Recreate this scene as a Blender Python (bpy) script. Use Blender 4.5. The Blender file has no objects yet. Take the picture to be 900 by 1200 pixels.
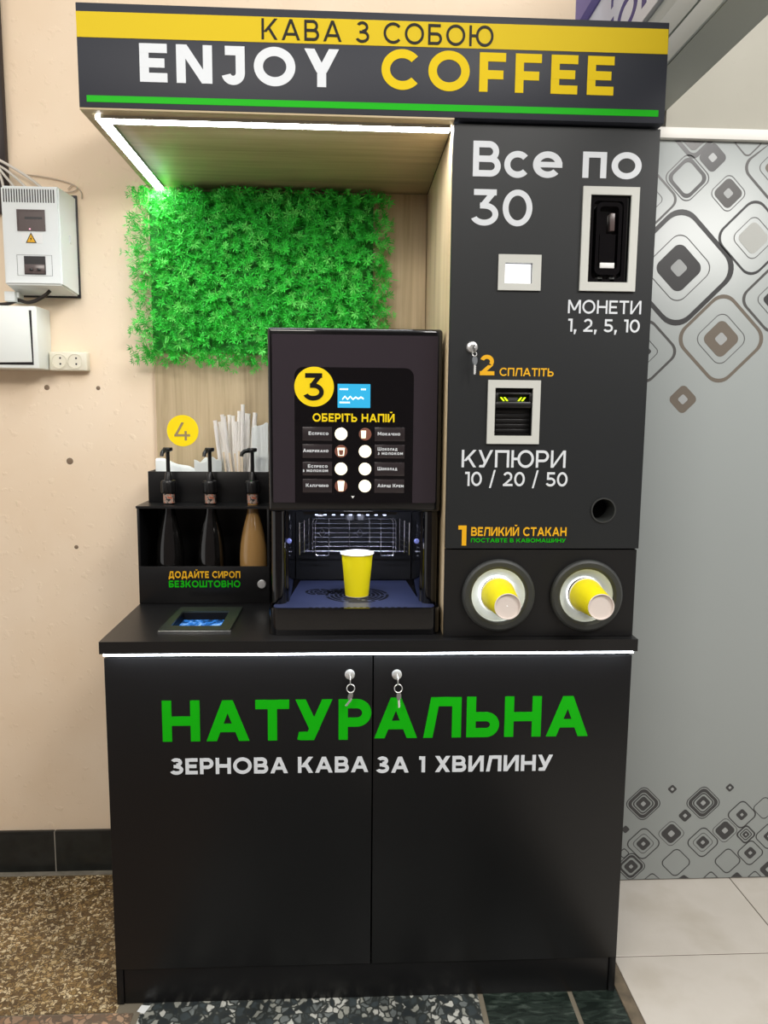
import bpy, bmesh, math, random
from math import pi, sin, cos, radians
from mathutils import Vector, Matrix
random.seed(7)
scn = bpy.context.scene
COL = scn.collection

# ------------------------------------------------------------------ camera
cam_d = bpy.data.cameras.new('camera')
cam = bpy.data.objects.new('camera', cam_d); COL.objects.link(cam)
R_ = Vector((0.99881535, -0.04775603, 0.00934125)); U_ = Vector((-0.00311096, 0.12890513, 0.99165205)); F_ = Vector((0.0485615, 0.99050635, -0.12860386))
M = Matrix.Identity(4)
for i in range(3):
    M[i][0] = R_[i]; M[i][1] = U_[i]; M[i][2] = -F_[i]
M[0][3], M[1][3], M[2][3] = 0.5408, -1.6819, 1.4014
cam.matrix_world = M
cam_d.sensor_fit = 'VERTICAL'; cam_d.sensor_height = 36.0; cam_d.lens = 897.89 / 1200 * 36.0
cam_d.clip_start = 0.02
scn.camera = cam
scn.view_settings.view_transform = 'Standard'; scn.view_settings.look = 'None'
scn.view_settings.gamma = 1.0; scn.view_settings.use_curve_mapping = False
scn.view_settings.exposure = 0.0

# ------------------------------------------------------------------ world and room lights
w = bpy.data.worlds.new('hall_light'); scn.world = w; w.use_nodes = True
w.node_tree.nodes['Background'].inputs[0].default_value = (1.0, 0.985, 0.96, 1)
w.node_tree.nodes['Background'].inputs[1].default_value = 0.8

def area(name, loc, target, sx, sy, power, col):
    d = bpy.data.lights.new(name, 'AREA'); d.shape = 'RECTANGLE'; d.size = sx; d.size_y = sy
    d.energy = power; d.color = col
    o = bpy.data.objects.new(name, d); COL.objects.link(o)
    o.location = loc
    o.rotation_euler = (Vector(target) - Vector(loc)).to_track_quat('-Z', 'Y').to_euler()
    return o
area('hall_ceiling_lamp', (-0.6, -2.9, 2.95), (0.0, 0.4, 0.6), 1.2, 0.5, 44, (1.0, 0.94, 0.86))
area('hall_ceiling_lamp', (1.9, -1.7, 3.0), (1.5, 0.3, 0.9), 1.2, 0.5, 52, (1.0, 0.97, 0.93))

# ------------------------------------------------------------------ materials
def lin(c):
    return tuple((v / 255 / 12.92) if v / 255 <= 0.04045 else ((v / 255 + 0.055) / 1.055) ** 2.4 for v in c)
def mat(name, rgb, rough=0.5, metal=0.0, spec=0.5, emit=0.0, coat=0.0, trans=0.0, ecol=None):
    m = bpy.data.materials.new(name); m.use_nodes = True
    b = m.node_tree.nodes['Principled BSDF']
    c = lin(rgb)
    b.inputs['Base Color'].default_value = (*c, 1); b.inputs['Roughness'].default_value = rough
    b.inputs['Metallic'].default_value = metal; b.inputs['Specular IOR Level'].default_value = spec
    b.inputs['Coat Weight'].default_value = coat; b.inputs['Transmission Weight'].default_value = trans
    if emit:
        b.inputs['Emission Color'].default_value = (*(lin(ecol) if ecol else c), 1); b.inputs['Emission Strength'].default_value = emit
    return m
def nodes(m):
    return m.node_tree.nodes, m.node_tree.links, m.node_tree.nodes['Principled BSDF']
def ramp(n, stops, interp='LINEAR'):
    r = n.new('ShaderNodeValToRGB'); r.color_ramp.interpolation = interp
    e = r.color_ramp.elements
    while len(e) < len(stops): e.new(0.5)
    for el, (p, c) in zip(e, stops):
        el.position = p; el.color = (*lin(c), 1)
    return r
def coords(n, l, scale=(1, 1, 1)):
    t = n.new('ShaderNodeTexCoord'); mp = n.new('ShaderNodeMapping'); mp.inputs['Scale'].default_value = scale
    l.new(t.outputs['Object'], mp.inputs['Vector']); return mp
def bump(n, l, b, src, strength, dist=0.002):
    k = n.new('ShaderNodeBump'); k.inputs['Strength'].default_value = strength; k.inputs['Distance'].default_value = dist
    l.new(src, k.inputs['Height']); l.new(k.outputs['Normal'], b.inputs['Normal'])
def wood(name, a, b_, c, scale, rough=0.45):
    m = mat(name, a, rough); n, l, b = nodes(m)
    mp = coords(n, l, scale)
    no = n.new('ShaderNodeTexNoise'); no.inputs['Scale'].default_value = 1.0; no.inputs['Detail'].default_value = 6; no.inputs['Roughness'].default_value = 0.65
    no.inputs['Distortion'].default_value = 0.6
    l.new(mp.outputs[0], no.inputs['Vector'])
    r = ramp(n, [(0.28, c), (0.5, a), (0.72, b_)]); l.new(no.outputs['Fac'], r.inputs[0]); l.new(r.outputs[0], b.inputs['Base Color'])
    return m
def plaster(name, a, b_, bumpy=0.5):
    m = mat(name, a, 0.75); n, l, b = nodes(m)
    mp = coords(n, l)
    no = n.new('ShaderNodeTexNoise'); no.inputs['Scale'].default_value = 3.0; no.inputs['Detail'].default_value = 5; l.new(mp.outputs[0], no.inputs['Vector'])
    r = ramp(n, [(0.35, b_), (0.65, a)]); l.new(no.outputs['Fac'], r.inputs[0]); l.new(r.outputs[0], b.inputs['Base Color'])
    n2 = n.new('ShaderNodeTexNoise'); n2.inputs['Scale'].default_value = 38.0; n2.inputs['Detail'].default_value = 4; l.new(mp.outputs[0], n2.inputs['Vector'])
    r2 = ramp(n, [(0.60, (0, 0, 0)), (0.72, (255, 255, 255))]); l.new(n2.outputs['Fac'], r2.inputs[0])
    bump(n, l, b, r2.outputs[0], bumpy, 0.0015)
    return m
def stone(name, cols, scale, rough=0.35, grout=None, stretch=(1, 1, 1)):
    m = mat(name, cols[0], rough); n, l, b = nodes(m)
    mp = coords(n, l, stretch)
    no = n.new('ShaderNodeTexNoise'); no.inputs['Scale'].default_value = scale * 0.6; l.new(mp.outputs[0], no.inputs['Vector'])
    mx = n.new('ShaderNodeMixRGB'); mx.inputs[0].default_value = 0.03; l.new(mp.outputs[0], mx.inputs[1]); l.new(no.outputs['Color'], mx.inputs[2])
    v = n.new('ShaderNodeTexVoronoi'); v.inputs['Scale'].default_value = scale; l.new(mx.outputs[0], v.inputs['Vector'])
    sep = n.new('ShaderNodeSeparateColor'); l.new(v.outputs['Color'], sep.inputs[0])
    st = [(i / len(cols), c) for i, c in enumerate(cols)]
    r = ramp(n, st, 'CONSTANT'); l.new(sep.outputs[0], r.inputs[0])
    v2 = n.new('ShaderNodeTexVoronoi'); v2.feature = 'DISTANCE_TO_EDGE'; v2.inputs['Scale'].default_value = scale; l.new(mx.outputs[0], v2.inputs['Vector'])
    e = ramp(n, [(0.05, (255, 255, 255)), (0.16, (0, 0, 0))]); l.new(v2.outputs['Distance'], e.inputs[0])
    m2 = n.new('ShaderNodeMixRGB'); l.new(e.outputs[0], m2.inputs[0]); l.new(r.outputs[0], m2.inputs[1]); m2.inputs[2].default_value = (*lin(grout or cols[-1]), 1)
    n3 = n.new('ShaderNodeTexNoise'); n3.inputs['Scale'].default_value = 7; n3.inputs['Detail'].default_value = 4; l.new(mp.outputs[0], n3.inputs['Vector'])
    r3 = ramp(n, [(0.3, (165, 165, 165)), (0.65, (255, 255, 255))]); l.new(n3.outputs['Fac'], r3.inputs[0])
    m3 = n.new('ShaderNodeMixRGB'); m3.blend_type = 'MULTIPLY'; m3.inputs[0].default_value = 0.7; l.new(m2.outputs[0], m3.inputs[1]); l.new(r3.outputs[0], m3.inputs[2])
    l.new(m3.outputs[0], b.inputs['Base Color'])
    return m
def mottled(name, cols, scale, rough=0.4, dist=0.0, stretch=(1, 1, 1), pos=(0.3, 0.7)):
    m = mat(name, cols[0], rough); n, l, b = nodes(m)
    mp = coords(n, l, stretch)
    no = n.new('ShaderNodeTexNoise'); no.inputs['Scale'].default_value = scale; no.inputs['Detail'].default_value = 6; no.inputs['Distortion'].default_value = dist
    l.new(mp.outputs[0], no.inputs['Vector'])
    k = len(cols); st = [(pos[0] + (pos[1] - pos[0]) * i / (k - 1), c) for i, c in enumerate(cols)]
    r = ramp(n, st); l.new(no.outputs['Fac'], r.inputs[0]); l.new(r.outputs[0], b.inputs['Base Color'])
    return m

PEACH = plaster('peach_plaster', (242, 222, 196), (236, 213, 184))
CREAM = plaster('cream_paint', (178, 175, 163), (172, 169, 157), 0.2)
TERRAZZO = stone('brown_terrazzo', [(232, 214, 174), (176, 146, 98), (136, 110, 70), (204, 180, 134), (112, 90, 60), (156, 130, 84), (220, 200, 160)], 105, 0.35, (92, 72, 48))
GRANITE = stone('grey_breccia', [(205, 205, 196), (120, 126, 124), (70, 78, 80), (165, 166, 156), (52, 58, 60), (96, 102, 100)], 58, 0.3, (58, 62, 60), (1, 0.8, 1))
PINKSTONE = stone('pink_breccia', [(196, 160, 130), (160, 126, 98), (120, 100, 84), (180, 150, 124)], 60, 0.35, (112, 98, 84))
GREENMARBLE = mottled('green_marble', [(22, 30, 26), (44, 54, 48), (96, 106, 98)], 16, 0.25, 1.5, (1, 3.2, 1), (0.35, 0.78))
BEIGETILE = mottled('beige_tile', [(200, 192, 179), (213, 206, 196), (207, 200, 189)], 5, 0.22)
GROUT = mat('grout', (120, 112, 96), 0.8)
GROUTDARK = mat('tile_joint', (96, 84, 74), 0.8)
EDGEBROWN = mottled('brown_edge_strip', [(96, 86, 72), (130, 116, 96)], 30, 0.6)
BASETILE = mottled('black_base_tile', [(14, 16, 16), (34, 37, 36), (20, 22, 22)], 12, 0.3)
LAMINATE = mat('black_laminate', (18, 18, 19), 0.36, spec=0.36)
LAMTOP = mat('black_worktop_laminate', (22, 22, 23), 0.36, spec=0.45)
SIGNBLACK = mat('dark_slate_film', (42, 45, 54), 0.5, spec=0.4)
COLBLACK = mat('charcoal_laminate', (27, 30, 32), 0.45, spec=0.5)
BLACKIN = mat('black_interior', (7, 7, 8), 0.6, spec=0.2)
BANDYELLOW = mat('yellow_band_film', (216, 188, 30), 0.6, spec=0.2)
BRIGHTY = mat('bright_yellow_sticker', (252, 220, 4), 0.5, spec=0.3)
INK = mat('black_ink', (12, 11, 10), 0.5, spec=0.2)
YELLOW = mat('yellow_vinyl', (226, 196, 14), 0.6, spec=0.2)
GREENV = mat('green_vinyl', (16, 178, 8), 0.5, spec=0.2)
WHITEV = mat('white_vinyl', (222, 227, 232), 0.55, spec=0.3)
DARKV = mat('dark_vinyl', (26, 24, 18), 0.5, spec=0.25)
ORANGEV = mat('amber_vinyl', (240, 180, 10), 0.5)
OAK = wood('oak_decor', (188, 168, 134), (206, 186, 152), (156, 136, 104), (34, 34, 1.6))
OAKX = wood('oak_decor_across', (188, 170, 134), (206, 188, 152), (160, 142, 108), (1.6, 34, 34))
OAKS = wood('pale_oak_side', (206, 184, 146), (220, 200, 164), (176, 150, 112), (34, 34, 1.4))
LED = mat('led_diffuser', (255, 255, 255), 0.5, emit=50.0, ecol=(246, 250, 255))
LEDLOW = mat('led_diffuser_low', (255, 255, 255), 0.5, emit=20.0, ecol=(240, 248, 255))
ALU = mat('aluminium', (196, 198, 198), 0.35, metal=1.0)
FRAMEGREY = mat('pale_grey_frame', (206, 208, 202), 0.5)
CHROME = mat('chrome', (232, 232, 230), 0.3, metal=0.7)
STEELD = mat('dull_steel', (150, 150, 150), 0.35, metal=1.0)
GLOSS = mat('gloss_black', (6, 6, 8), 0.08, spec=0.5, coat=0.3)
GLASSDOOR = mat('door_glass_painted_reflection', (50, 44, 50), 0.07, spec=0.7)  # lilac grey base colour stands in for reflections on the black glass
GLASSIN = mat('black_door_glass', (7, 6, 9), 0.05, spec=0.6)
PLASTICB = mat('black_plastic', (14, 14, 15), 0.35)
SCREENW = mat('lit_white_display', (250, 252, 255), 0.3, emit=1.3)
SCREENC = mat('lit_cyan_display', (20, 60, 80), 0.3, emit=0.9, ecol=(50, 190, 240))
SCREENT = mat('display_marks', (225, 250, 255), 0.3, emit=1.0)
BTN = mat('lit_button', (255, 244, 214), 0.4, emit=1.0)
BTNPIC = mat('button_picture', (120, 74, 60), 0.4, emit=0.25)
BTNLABEL = mat('button_plate', (48, 42, 44), 0.2)
GREENLED = mat('green_arrow_lamp', (200, 240, 20), 0.4, emit=1.4)
BLUELED = mat('blue_lens', (110, 120, 190), 0.3, emit=0.35)
YCUP = mat('yellow_paper', (253, 238, 6), 0.5)
WCUP = mat('white_paper', (238, 236, 232), 0.55)
CUPEND = mat('cup_bottom_paper', (225, 214, 206), 0.6)
LINER = mat('pale_liner', (216, 222, 220), 0.45)
RUBBER = mat('dark_rubber', (52, 54, 53), 0.5)
STRAW = mat('white_straw_paper', (240, 236, 230), 0.6)
STICK = mat('birch_stirrer', (226, 208, 180), 0.6)
NAPKIN = mat('napkin_paper', (238, 243, 240), 0.8)
SYRUPD = mat('dark_syrup_glass', (16, 15, 14), 0.08, coat=0.4)
SYRUPC = mat('caramel_syrup_glass', (166, 128, 76), 0.16, coat=0.4)
LABELM = mottled('small_neck_label', [(26, 24, 24), (60, 52, 50), (176, 160, 146), (200, 90, 50), (26, 28, 28)], 110, 0.5, 0.5)
METERW = mat('meter_plastic', (234, 239, 238), 0.45)
METERD = mat('dark_meter_window', (92, 80, 78), 0.25)
BREAK = mat('breaker_dark', (34, 32, 34), 0.35)
STICKERW = mat('white_sticker', (238, 240, 238), 0.5)
WARN = mat('warning_yellow', (236, 178, 20), 0.5)
BOXW = mat('painted_steel_white', (234, 238, 233), 0.45)
SOCKETW = mat('ivory_socket', (228, 222, 202), 0.4)
CABLEW = mat('white_cable', (214, 208, 198), 0.5)
CABLEG = mat('grey_beige_cable', (190, 172, 150), 0.6)
CABLEB = mat('black_cable', (36, 28, 24), 0.5)
SILVER = mat('silver_film', (158, 164, 163), 0.3, spec=0.5)
PAT = {'D': mat('film_print_dark', (62, 62, 63), 0.35), 'K': mat('film_print_thin', (92, 92, 92), 0.35), 'G': mat('film_print_grey', (84, 83, 82), 0.35),
       'B': mat('film_print_taupe', (112, 104, 94), 0.35), 'P': mat('film_print_pale', (176, 178, 174), 0.3), 'L': mat('film_print_light', (164, 167, 167), 0.3)}
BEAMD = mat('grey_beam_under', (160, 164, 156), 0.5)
BEAML = mat('grey_beam_paint', (172, 180, 178), 0.45)
PURPLE = mat('purple_sheet', (150, 136, 190), 0.5)
SIGNW = mat('white_sign_sheet', (226, 230, 236), 0.4)
SIGNP = mat('indigo_lettering', (70, 60, 124), 0.5)
DARKTRIM = mat('dark_brown_trim', (52, 42, 40), 0.6)
BLUESCR = mottled('blue_screen', [(14, 40, 74), (40, 110, 190), (150, 190, 225)], 60, 0.3, 1.0, (1, 0.5, 1), (0.35, 0.72))
n_, l_, b_ = nodes(BLUESCR)
l_.new(b_.inputs['Base Color'].links[0].from_socket, b_.inputs['Emission Color']); b_.inputs['Emission Strength'].default_value = 0.8
LEAVES = []
for k, c in enumerate([(58, 206, 64), (36, 172, 46), (106, 224, 96)]):
    LEAVES.append(mat('plastic_leaf', c, 0.45, spec=0.35))

# ------------------------------------------------------------------ mesh builder
class MB:
    def __init__(s): s.v = []; s.f = []; s.mi = []; s.cm = 0
    def add(s, vs, fs):
        o = len(s.v); s.v += [tuple(p) for p in vs]
        for f in fs: s.f.append(tuple(i + o for i in f)); s.mi.append(s.cm)
    def box(s, x0, x1, y0, y1, z0, z1, bev=0.0, seg=2, mtx=None):
        bm = bmesh.new(); bmesh.ops.create_cube(bm, size=1)
        for q in bm.verts: q.co = Vector(((x0 + x1) / 2 + q.co.x * (x1 - x0), (y0 + y1) / 2 + q.co.y * (y1 - y0), (z0 + z1) / 2 + q.co.z * (z1 - z0)))
        if bev: bmesh.ops.bevel(bm, geom=bm.edges[:], offset=bev, segments=seg, profile=0.5, affect='EDGES', clamp_overlap=True)
        s.bm(bm, mtx); return s
    def bm(s, bm, mtx=None):
        bm.verts.ensure_lookup_table(); bm.verts.index_update()
        s.add([(mtx @ q.co) if mtx else q.co for q in bm.verts], [[q.index for q in f.verts] for f in bm.faces]); bm.free()
    def lathe(s, prof, n=32, mtx=None, cap0=True, cap1=True):
        vs = []; fs = []; k = len(prof)
        for (r, z) in prof:
            for i in range(n):
                a = 2 * pi * i / n; vs.append(Vector((r * cos(a), r * sin(a), z)))
        for j in range(k - 1):
            for i in range(n):
                i2 = (i + 1) % n; fs.append((j * n + i, j * n + i2, (j + 1) * n + i2, (j + 1) * n + i))
        if cap0: fs.append(tuple(reversed(range(n))))
        if cap1: fs.append(tuple((k - 1) * n + i for i in range(n)))
        s.add([(mtx @ p) if mtx else p for p in vs], fs); return s
    def tube(s, pts, r, n=10, closed=False, caps=True):
        pts = [Vector(p) for p in pts]; m = len(pts); vs = []; fs = []; prev = None
        for i, p in enumerate(pts):
            a = pts[i - 1] if (i > 0 or closed) else pts[i]; b = pts[(i + 1) % m] if (i < m - 1 or closed) else pts[i]
            t = (b - a).normalized()
            if prev is None:
                up = Vector((0, 0, 1)) if abs(t.z) < 0.9 else Vector((1, 0, 0)); nn = t.cross(up).normalized()
            else: nn = (prev - t * prev.dot(t)).normalized()
            prev = nn; bb = t.cross(nn); rr = r[i] if isinstance(r, (list, tuple)) else r
            for k in range(n):
                g = 2 * pi * k / n; vs.append(p + nn * (rr * cos(g)) + bb * (rr * sin(g)))
        for i in range(m if closed else m - 1):
            j = (i + 1) % m
            for k in range(n): k2 = (k + 1) % n; fs.append((i * n + k, i * n + k2, j * n + k2, j * n + k))
        if caps and not closed: fs.append(tuple(reversed(range(n)))); fs.append(tuple((m - 1) * n + k for k in range(n)))
        s.add(vs, fs); return s
    def poly(s, pts, mp, h):
        """flat outline pts (u,v), counter-clockwise seen from the front, thickness h; mp(u,v,d) -> xyz with d towards the viewer"""
        n = len(pts); ar = sum(pts[i][0] * pts[(i + 1) % n][1] - pts[(i + 1) % n][0] * pts[i][1] for i in range(n))
        if ar < 0: pts = list(reversed(pts))
        vs = [mp(u, v, h) for u, v in pts] + [mp(u, v, 0) for u, v in pts]
        fs = [tuple(range(n)), tuple(reversed(range(n, 2 * n)))] + [(i, n + i, n + (i + 1) % n, (i + 1) % n) for i in range(n)]
        s.add(vs, fs); return s
    def band(s, outer, inner, mp, h, closed=True):
        n = len(outer); vs = []
        for lst, d in ((outer, h), (inner, h), (outer, 0), (inner, 0)): vs += [mp(u, v, d) for u, v in lst]
        fs = []
        for i in range(n if closed else n - 1):
            j = (i + 1) % n
            fs += [(i, j, n + j, n + i), (2 * n + j, 2 * n + i, 3 * n + i, 3 * n + j), (2 * n + i, 2 * n + j, j, i), (n + i, n + j, 3 * n + j, 3 * n + i)]
        if not closed:
            fs += [(0, n, 3 * n, 2 * n), (n - 1, 2 * n - 1 + 0, 4 * n - 1, 3 * n - 1)]
        s.add(vs, fs); return s
    def plate(s, loop, holes, mp, h):
        """flat sheet with holes: loop and holes are lists of (u,v)"""
        bm = bmesh.new(); loops = [loop] + holes; idx = []
        for L in loops:
            vs = [bm.verts.new((u, v, 0)) for u, v in L]; idx.append(vs)
            for i in range(len(vs)): bm.edges.new((vs[i], vs[(i + 1) % len(vs)]))
        bmesh.ops.triangle_fill(bm, use_beauty=True, use_dissolve=False, edges=bm.edges[:], normal=(0, 0, 1))
        bm.verts.ensure_lookup_table(); bm.verts.index_update(); N = len(bm.verts)
        vs = [mp(q.co.x, q.co.y, h) for q in bm.verts] + [mp(q.co.x, q.co.y, 0) for q in bm.verts]; fs = []
        for f in bm.faces:
            ii = [q.index for q in f.verts]
            if f.normal.z < 0: ii.reverse()
            fs.append(tuple(ii)); fs.append(tuple(N + i for i in reversed(ii)))
        for L in idx:
            for i in range(len(L)):
                a, b = L[i].index, L[(i + 1) % len(L)].index; fs.append((a, N + a, N + b, b))
        bm.free(); s.add(vs, fs); return s
    def build(s, name, m, parent=None, loc=None, smooth=35, fix=False):
        org = Vector(parent['org_']) if parent is not None else Vector(loc if loc else (0, 0, 0))
        me = bpy.data.meshes.new(name); me.from_pydata([Vector(p) - org for p in s.v], [], s.f)
        for q in (m if isinstance(m, list) else [m]): me.materials.append(q)
        if isinstance(m, list):
            for p, k in zip(me.polygons, s.mi): p.material_index = k
        if fix:
            b = bmesh.new(); b.from_mesh(me); bmesh.ops.recalc_face_normals(b, faces=b.faces[:]); b.to_mesh(me); b.free()
        me.validate()
        if smooth:
            me.polygons.foreach_set('use_smooth', [True] * len(me.polygons)); me.set_sharp_from_angle(angle=radians(smooth))
        o = bpy.data.objects.new(name, me); COL.objects.link(o)
        if parent is not None: o.parent = parent
        else: o.location = org
        ORG[o.name] = org
        o['org_'] = tuple(org)
        return o
ORG = {}
def thing(name, label, cat, loc=(0, 0, 0), group=None):
    o = bpy.data.objects.new(name, None); COL.objects.link(o); o.location = loc; o.empty_display_size = 0.05
    o['label'] = label; o['category'] = cat; o['org_'] = tuple(loc)
    if group: o['group'] = group
    return o
def tag(o, label, cat, group=None):
    o['label'] = label; o['category'] = cat
    if group: o['group'] = group
    return o
def struct(o): o['kind'] = 'structure'; return o
def rect(x0, x1, z0, z1): return [(x0, z0), (x1, z0), (x1, z1), (x0, z1)]
def circ(cx, cz, r, n=40): return [(cx + r * cos(2 * pi * i / n), cz + r * sin(2 * pi * i / n)) for i in range(n)]
def rrect(x0, x1, z0, z1, r, n=6):
    p = []
    for cx, cz, a in ((x1 - r, z1 - r, 0), (x0 + r, z1 - r, 90), (x0 + r, z0 + r, 180), (x1 - r, z0 + r, 270)):
        for i in range(n + 1): g = radians(a + 90 * i / n); p.append((cx + r * cos(g), cz + r * sin(g)))
    return p
def front(y): return lambda u, v, d: (u, y - d, v)            # faces the viewer (-Y)
def upward(z): return lambda u, v, d: (u, v, z + d)           # lies on a level plane
def toY(cx, y, cz):                                            # lathe axis pointing to the viewer
    return Matrix.Translation((cx, y, cz)) @ Matrix.Rotation(pi / 2, 4, 'X')

# ------------------------------------------------------------------ lettering drawn stroke by stroke
def glyph(c, t):
    """returns (width, shapes) for cap height 1; shapes: ('p', pts) or ('a', cx, cy, rx, ry, a0, a1)"""
    tx = t * 1.12; h = t / 2
    S = []
    def Rr(x0, y0, x1, y1): S.append(('p', [(x0, y0), (x1, y0), (x1, y1), (x0, y1)]))
    def Dg(x0, y0, x1, y1, k=tx): S.append(('p', [(x0, y0), (x0 + k, y0), (x1 + k, y1), (x1, y1)]))
    def Ar(cx, cy, rx, ry, a0=0, a1=360): S.append(('a', cx, cy, rx - h, ry - h, a0, a1))
    def bowl(x0, y0, y1, xr):
        ry = (y1 - y0) / 2; rx = min(ry * 1.05, xr - x0)
        Rr(x0, y1 - t, xr - rx, y1); Rr(x0, y0, xr - rx, y0 + t); Ar(xr - rx, (y0 + y1) / 2, rx, ry, -90, 90)
    if c == ' ': return 0.34, S
    if c in 'АA': W = 1.04; Dg(0, 0, W / 2 - tx / 2, 1); Dg(W - tx, 0, W / 2 - tx / 2, 1); Rr(.2, .22, W - .2, .22 + t * .92)
    elif c == 'Б': W = .8; Rr(0, 0, t, 1); Rr(0, 1 - t, .72, 1); bowl(t * .5, 0, .6, W)
    elif c in 'ВB': W = .84; Rr(0, 0, t, 1); bowl(t * .5, .5 - h, 1, W - .06); bowl(t * .5, 0, .5 + h, W)
    elif c == 'Д':
        W = 1.02; Rr(0, 0, W, t); Rr(0, -.2, t, t * .5); Rr(W - t, -.2, W, t * .5); Rr(.26, 1 - t, W - .12, 1); Rr(W - .12 - t, 0, W - .12, 1); Dg(.1, t * .5, .26, 1, t)
    elif c in 'ЕE': W = .72; Rr(0, 0, t, 1); Rr(0, 0, W, t); Rr(0, 1 - t, W, 1); Rr(0, .5 - h, W - .07, .5 + h)
    elif c == 'F': W = .7; Rr(0, 0, t, 1); Rr(0, 1 - t, W, 1); Rr(0, .44 - h, W - .06, .44 + h)
    elif c == 'З': W = .76; Ar(.36, .745 - .0, .34, .27, -90, 150); Ar(.36, .285, .4, .3, -155, 90); Rr(.2, .5 - h * .9, .42, .5 + h * .9)
    elif c == '3': W = .76; Rr(.06, 1 - t, W - .06, 1); Dg(.22, .56, W - .06 - t * 1.25, 1 - t * .6, t * 1.25); Ar(.36, .31, .4, .32, -155, 90); Rr(.24, .63 - t, .38, .63)
    elif c in 'ИЙ':
        W = .92; Rr(0, 0, t, 1); Rr(W - t, 0, W, 1); S.append(('p', [(t * .6, 0), (t * 1.1, 0), (W - t * .6, 1), (W - t * 1.1, 1)])); S.append(('p', [(t * .4, .0), (t, 0), (W - t * .4, 1), (W - t, 1)])); Dg(t * .2, .02, W - t * 1.2, .98, t)
        if c == 'Й': Ar(W / 2, 1.26, .2, .16, 180, 360)
    elif c == 'N': W = .94; Rr(0, 0, t, 1); Rr(W - t, 0, W, 1); Dg(W - t * 1.15, .0, t * .0, 1, t * 1.15)
    elif c in 'КK': W = .9; Rr(0, 0, t, 1); Dg(t * .7, .36, W - tx * 1.15, 1, tx * 1.15); Dg(W - tx * 1.1, 0, .3, .6, tx * 1.1)
    elif c == 'Л': W = .94; Rr(.2, 1 - t, W, 1); Rr(W - t, 0, W, 1); Dg(.02, 0, .2, 1, t)
    elif c in 'МM': W = 1.08; Rr(0, 0, t, 1); Rr(W - t, 0, W, 1); Dg(W / 2 - tx / 2, .22, 0, 1); Dg(W / 2 - tx / 2, .22, W - tx, 1)
    elif c in 'НH': W = .9; Rr(0, 0, t, 1); Rr(W - t, 0, W, 1); Rr(0, .5 - h, W, .5 + h)
    elif c in 'ОO': W = 1.1; Ar(W / 2, .5, W / 2, .515)
    elif c == '0': W = .84; Ar(W / 2, .5, W / 2, .51)
    elif c == 'П': W = .88; Rr(0, 0, t, 1); Rr(W - t, 0, W, 1); Rr(0, 1 - t, W, 1)
    elif c in 'РP': W = .8; Rr(0, 0, t, 1); bowl(t * .5, .32, 1, W)
    elif c in 'СC': W = .98; Ar(.55, .5, .55, .515, 42, 318)
    elif c in 'ТT': W = .82; Rr(W / 2 - h, 0, W / 2 + h, 1); Rr(0, 1 - t, W, 1)
    elif c == 'У': W = .9; Dg(.2, 0, W - tx, 1); Dg(.34, .26, 0, 1); S.append(('p', [(.04, .02), (.12, 0), (.2 + tx * .8, 0), (.2 + tx, t * .5), (.26, t * .95), (.08, t * .9)]))
    elif c == 'Y': W = .92; Dg(W / 2 - tx / 2, .38, 0, 1); Dg(W / 2 - tx / 2, .38, W - tx, 1); Rr(W / 2 - h, 0, W / 2 + h, .42)
    elif c == 'Х': W = .9; Dg(0, 0, W - tx * 1.1, 1, tx * 1.1); Dg(W - tx * 1.1, 0, 0, 1, tx * 1.1)
    elif c == 'Ш': W = 1.26; Rr(0, 0, t, 1); Rr(W / 2 - h, 0, W / 2 + h, 1); Rr(W - t, 0, W, 1); Rr(0, 0, W, t)
    elif c == 'Ч': W = .82; Rr(W - t, 0, W, 1); Rr(0, .5, t, 1); Rr(t, .36, W, .36 + t); Ar(.28, .64, .28, .28, 180, 270)
    elif c == 'Ь': W = .8; Rr(0, 0, t, 1); bowl(t * .5, 0, .62, W)
    elif c == 'Ю': W = 1.4; Rr(0, 0, t, 1); Rr(0, .5 - h, .42, .5 + h); Ar(W - .51, .5, .51, .515)
    elif c in 'ІI': W = t; Rr(0, 0, t, 1)
    elif c == 'J': W = .62; Rr(W - t, .3, W, 1); Rr(.1, 1 - t, W, 1); Ar(W - .31, .3, .31, .315, -165, 0)
    elif c == '1': W = .38; Rr(W - t, 0, W, 1); Rr(.02, 1 - t, W, 1)
    elif c == '2': W = .78; Ar(.38, .68, .36, .33, -38, 160); Rr(.02, 0, W, t); Dg(.03, t * .7, .74 - t * 1.5, .5, t * 1.4)
    elif c == '4': W = .92; Rr(.0, .22, W, .22 + t); Dg(.0, .28, .42, 1, t * 1.2); Rr(.6, 0, .6 + t, .52)
    elif c == '5': W = .78; Rr(.1, 1 - t, W - .06, 1); Rr(.1, .5, .1 + t, 1); Rr(.1, .62 - t, .4, .62); Ar(.38, .31, .4, .32, -155, 90)
    elif c == '/': W = .5; Dg(0, -.14, .5 - t * .9, 1.14, t * .9)
    elif c == ',': W = .2; S.append(('p', [(.02, -.2), (.12, -.2), (.22, .1), (.22, t * 1.1), (.02, t * 1.1), (.02, 0)]))
    elif c == '.': W = .2; Rr(0, 0, t * 1.1, t * 1.1)
    elif c == 'e':
        W = .84; S.append(('a', W / 2, .36, W / 2 * .93 - h, .37 - h, 0, 318)); Rr(.1, .36 - h * .85, W * .965, .36 + h * .85)
    elif c in 'спо' or c in LOW:
        k = 0.73; up = LOW.get(c, c.upper()); w0, s0 = glyph(up, t / k * .96)
        for q in s0:
            if q[0] == 'p': S.append(('p', [(x * k, y * k) for x, y in q[1]]))
            else: S.append(('a', q[1] * k, q[2] * k, q[3] * k, q[4] * k, q[5], q[6]))
        return w0 * k, S
    else: W = .8; Ar(.4, .4, .4, .4)
    return W, S
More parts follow.
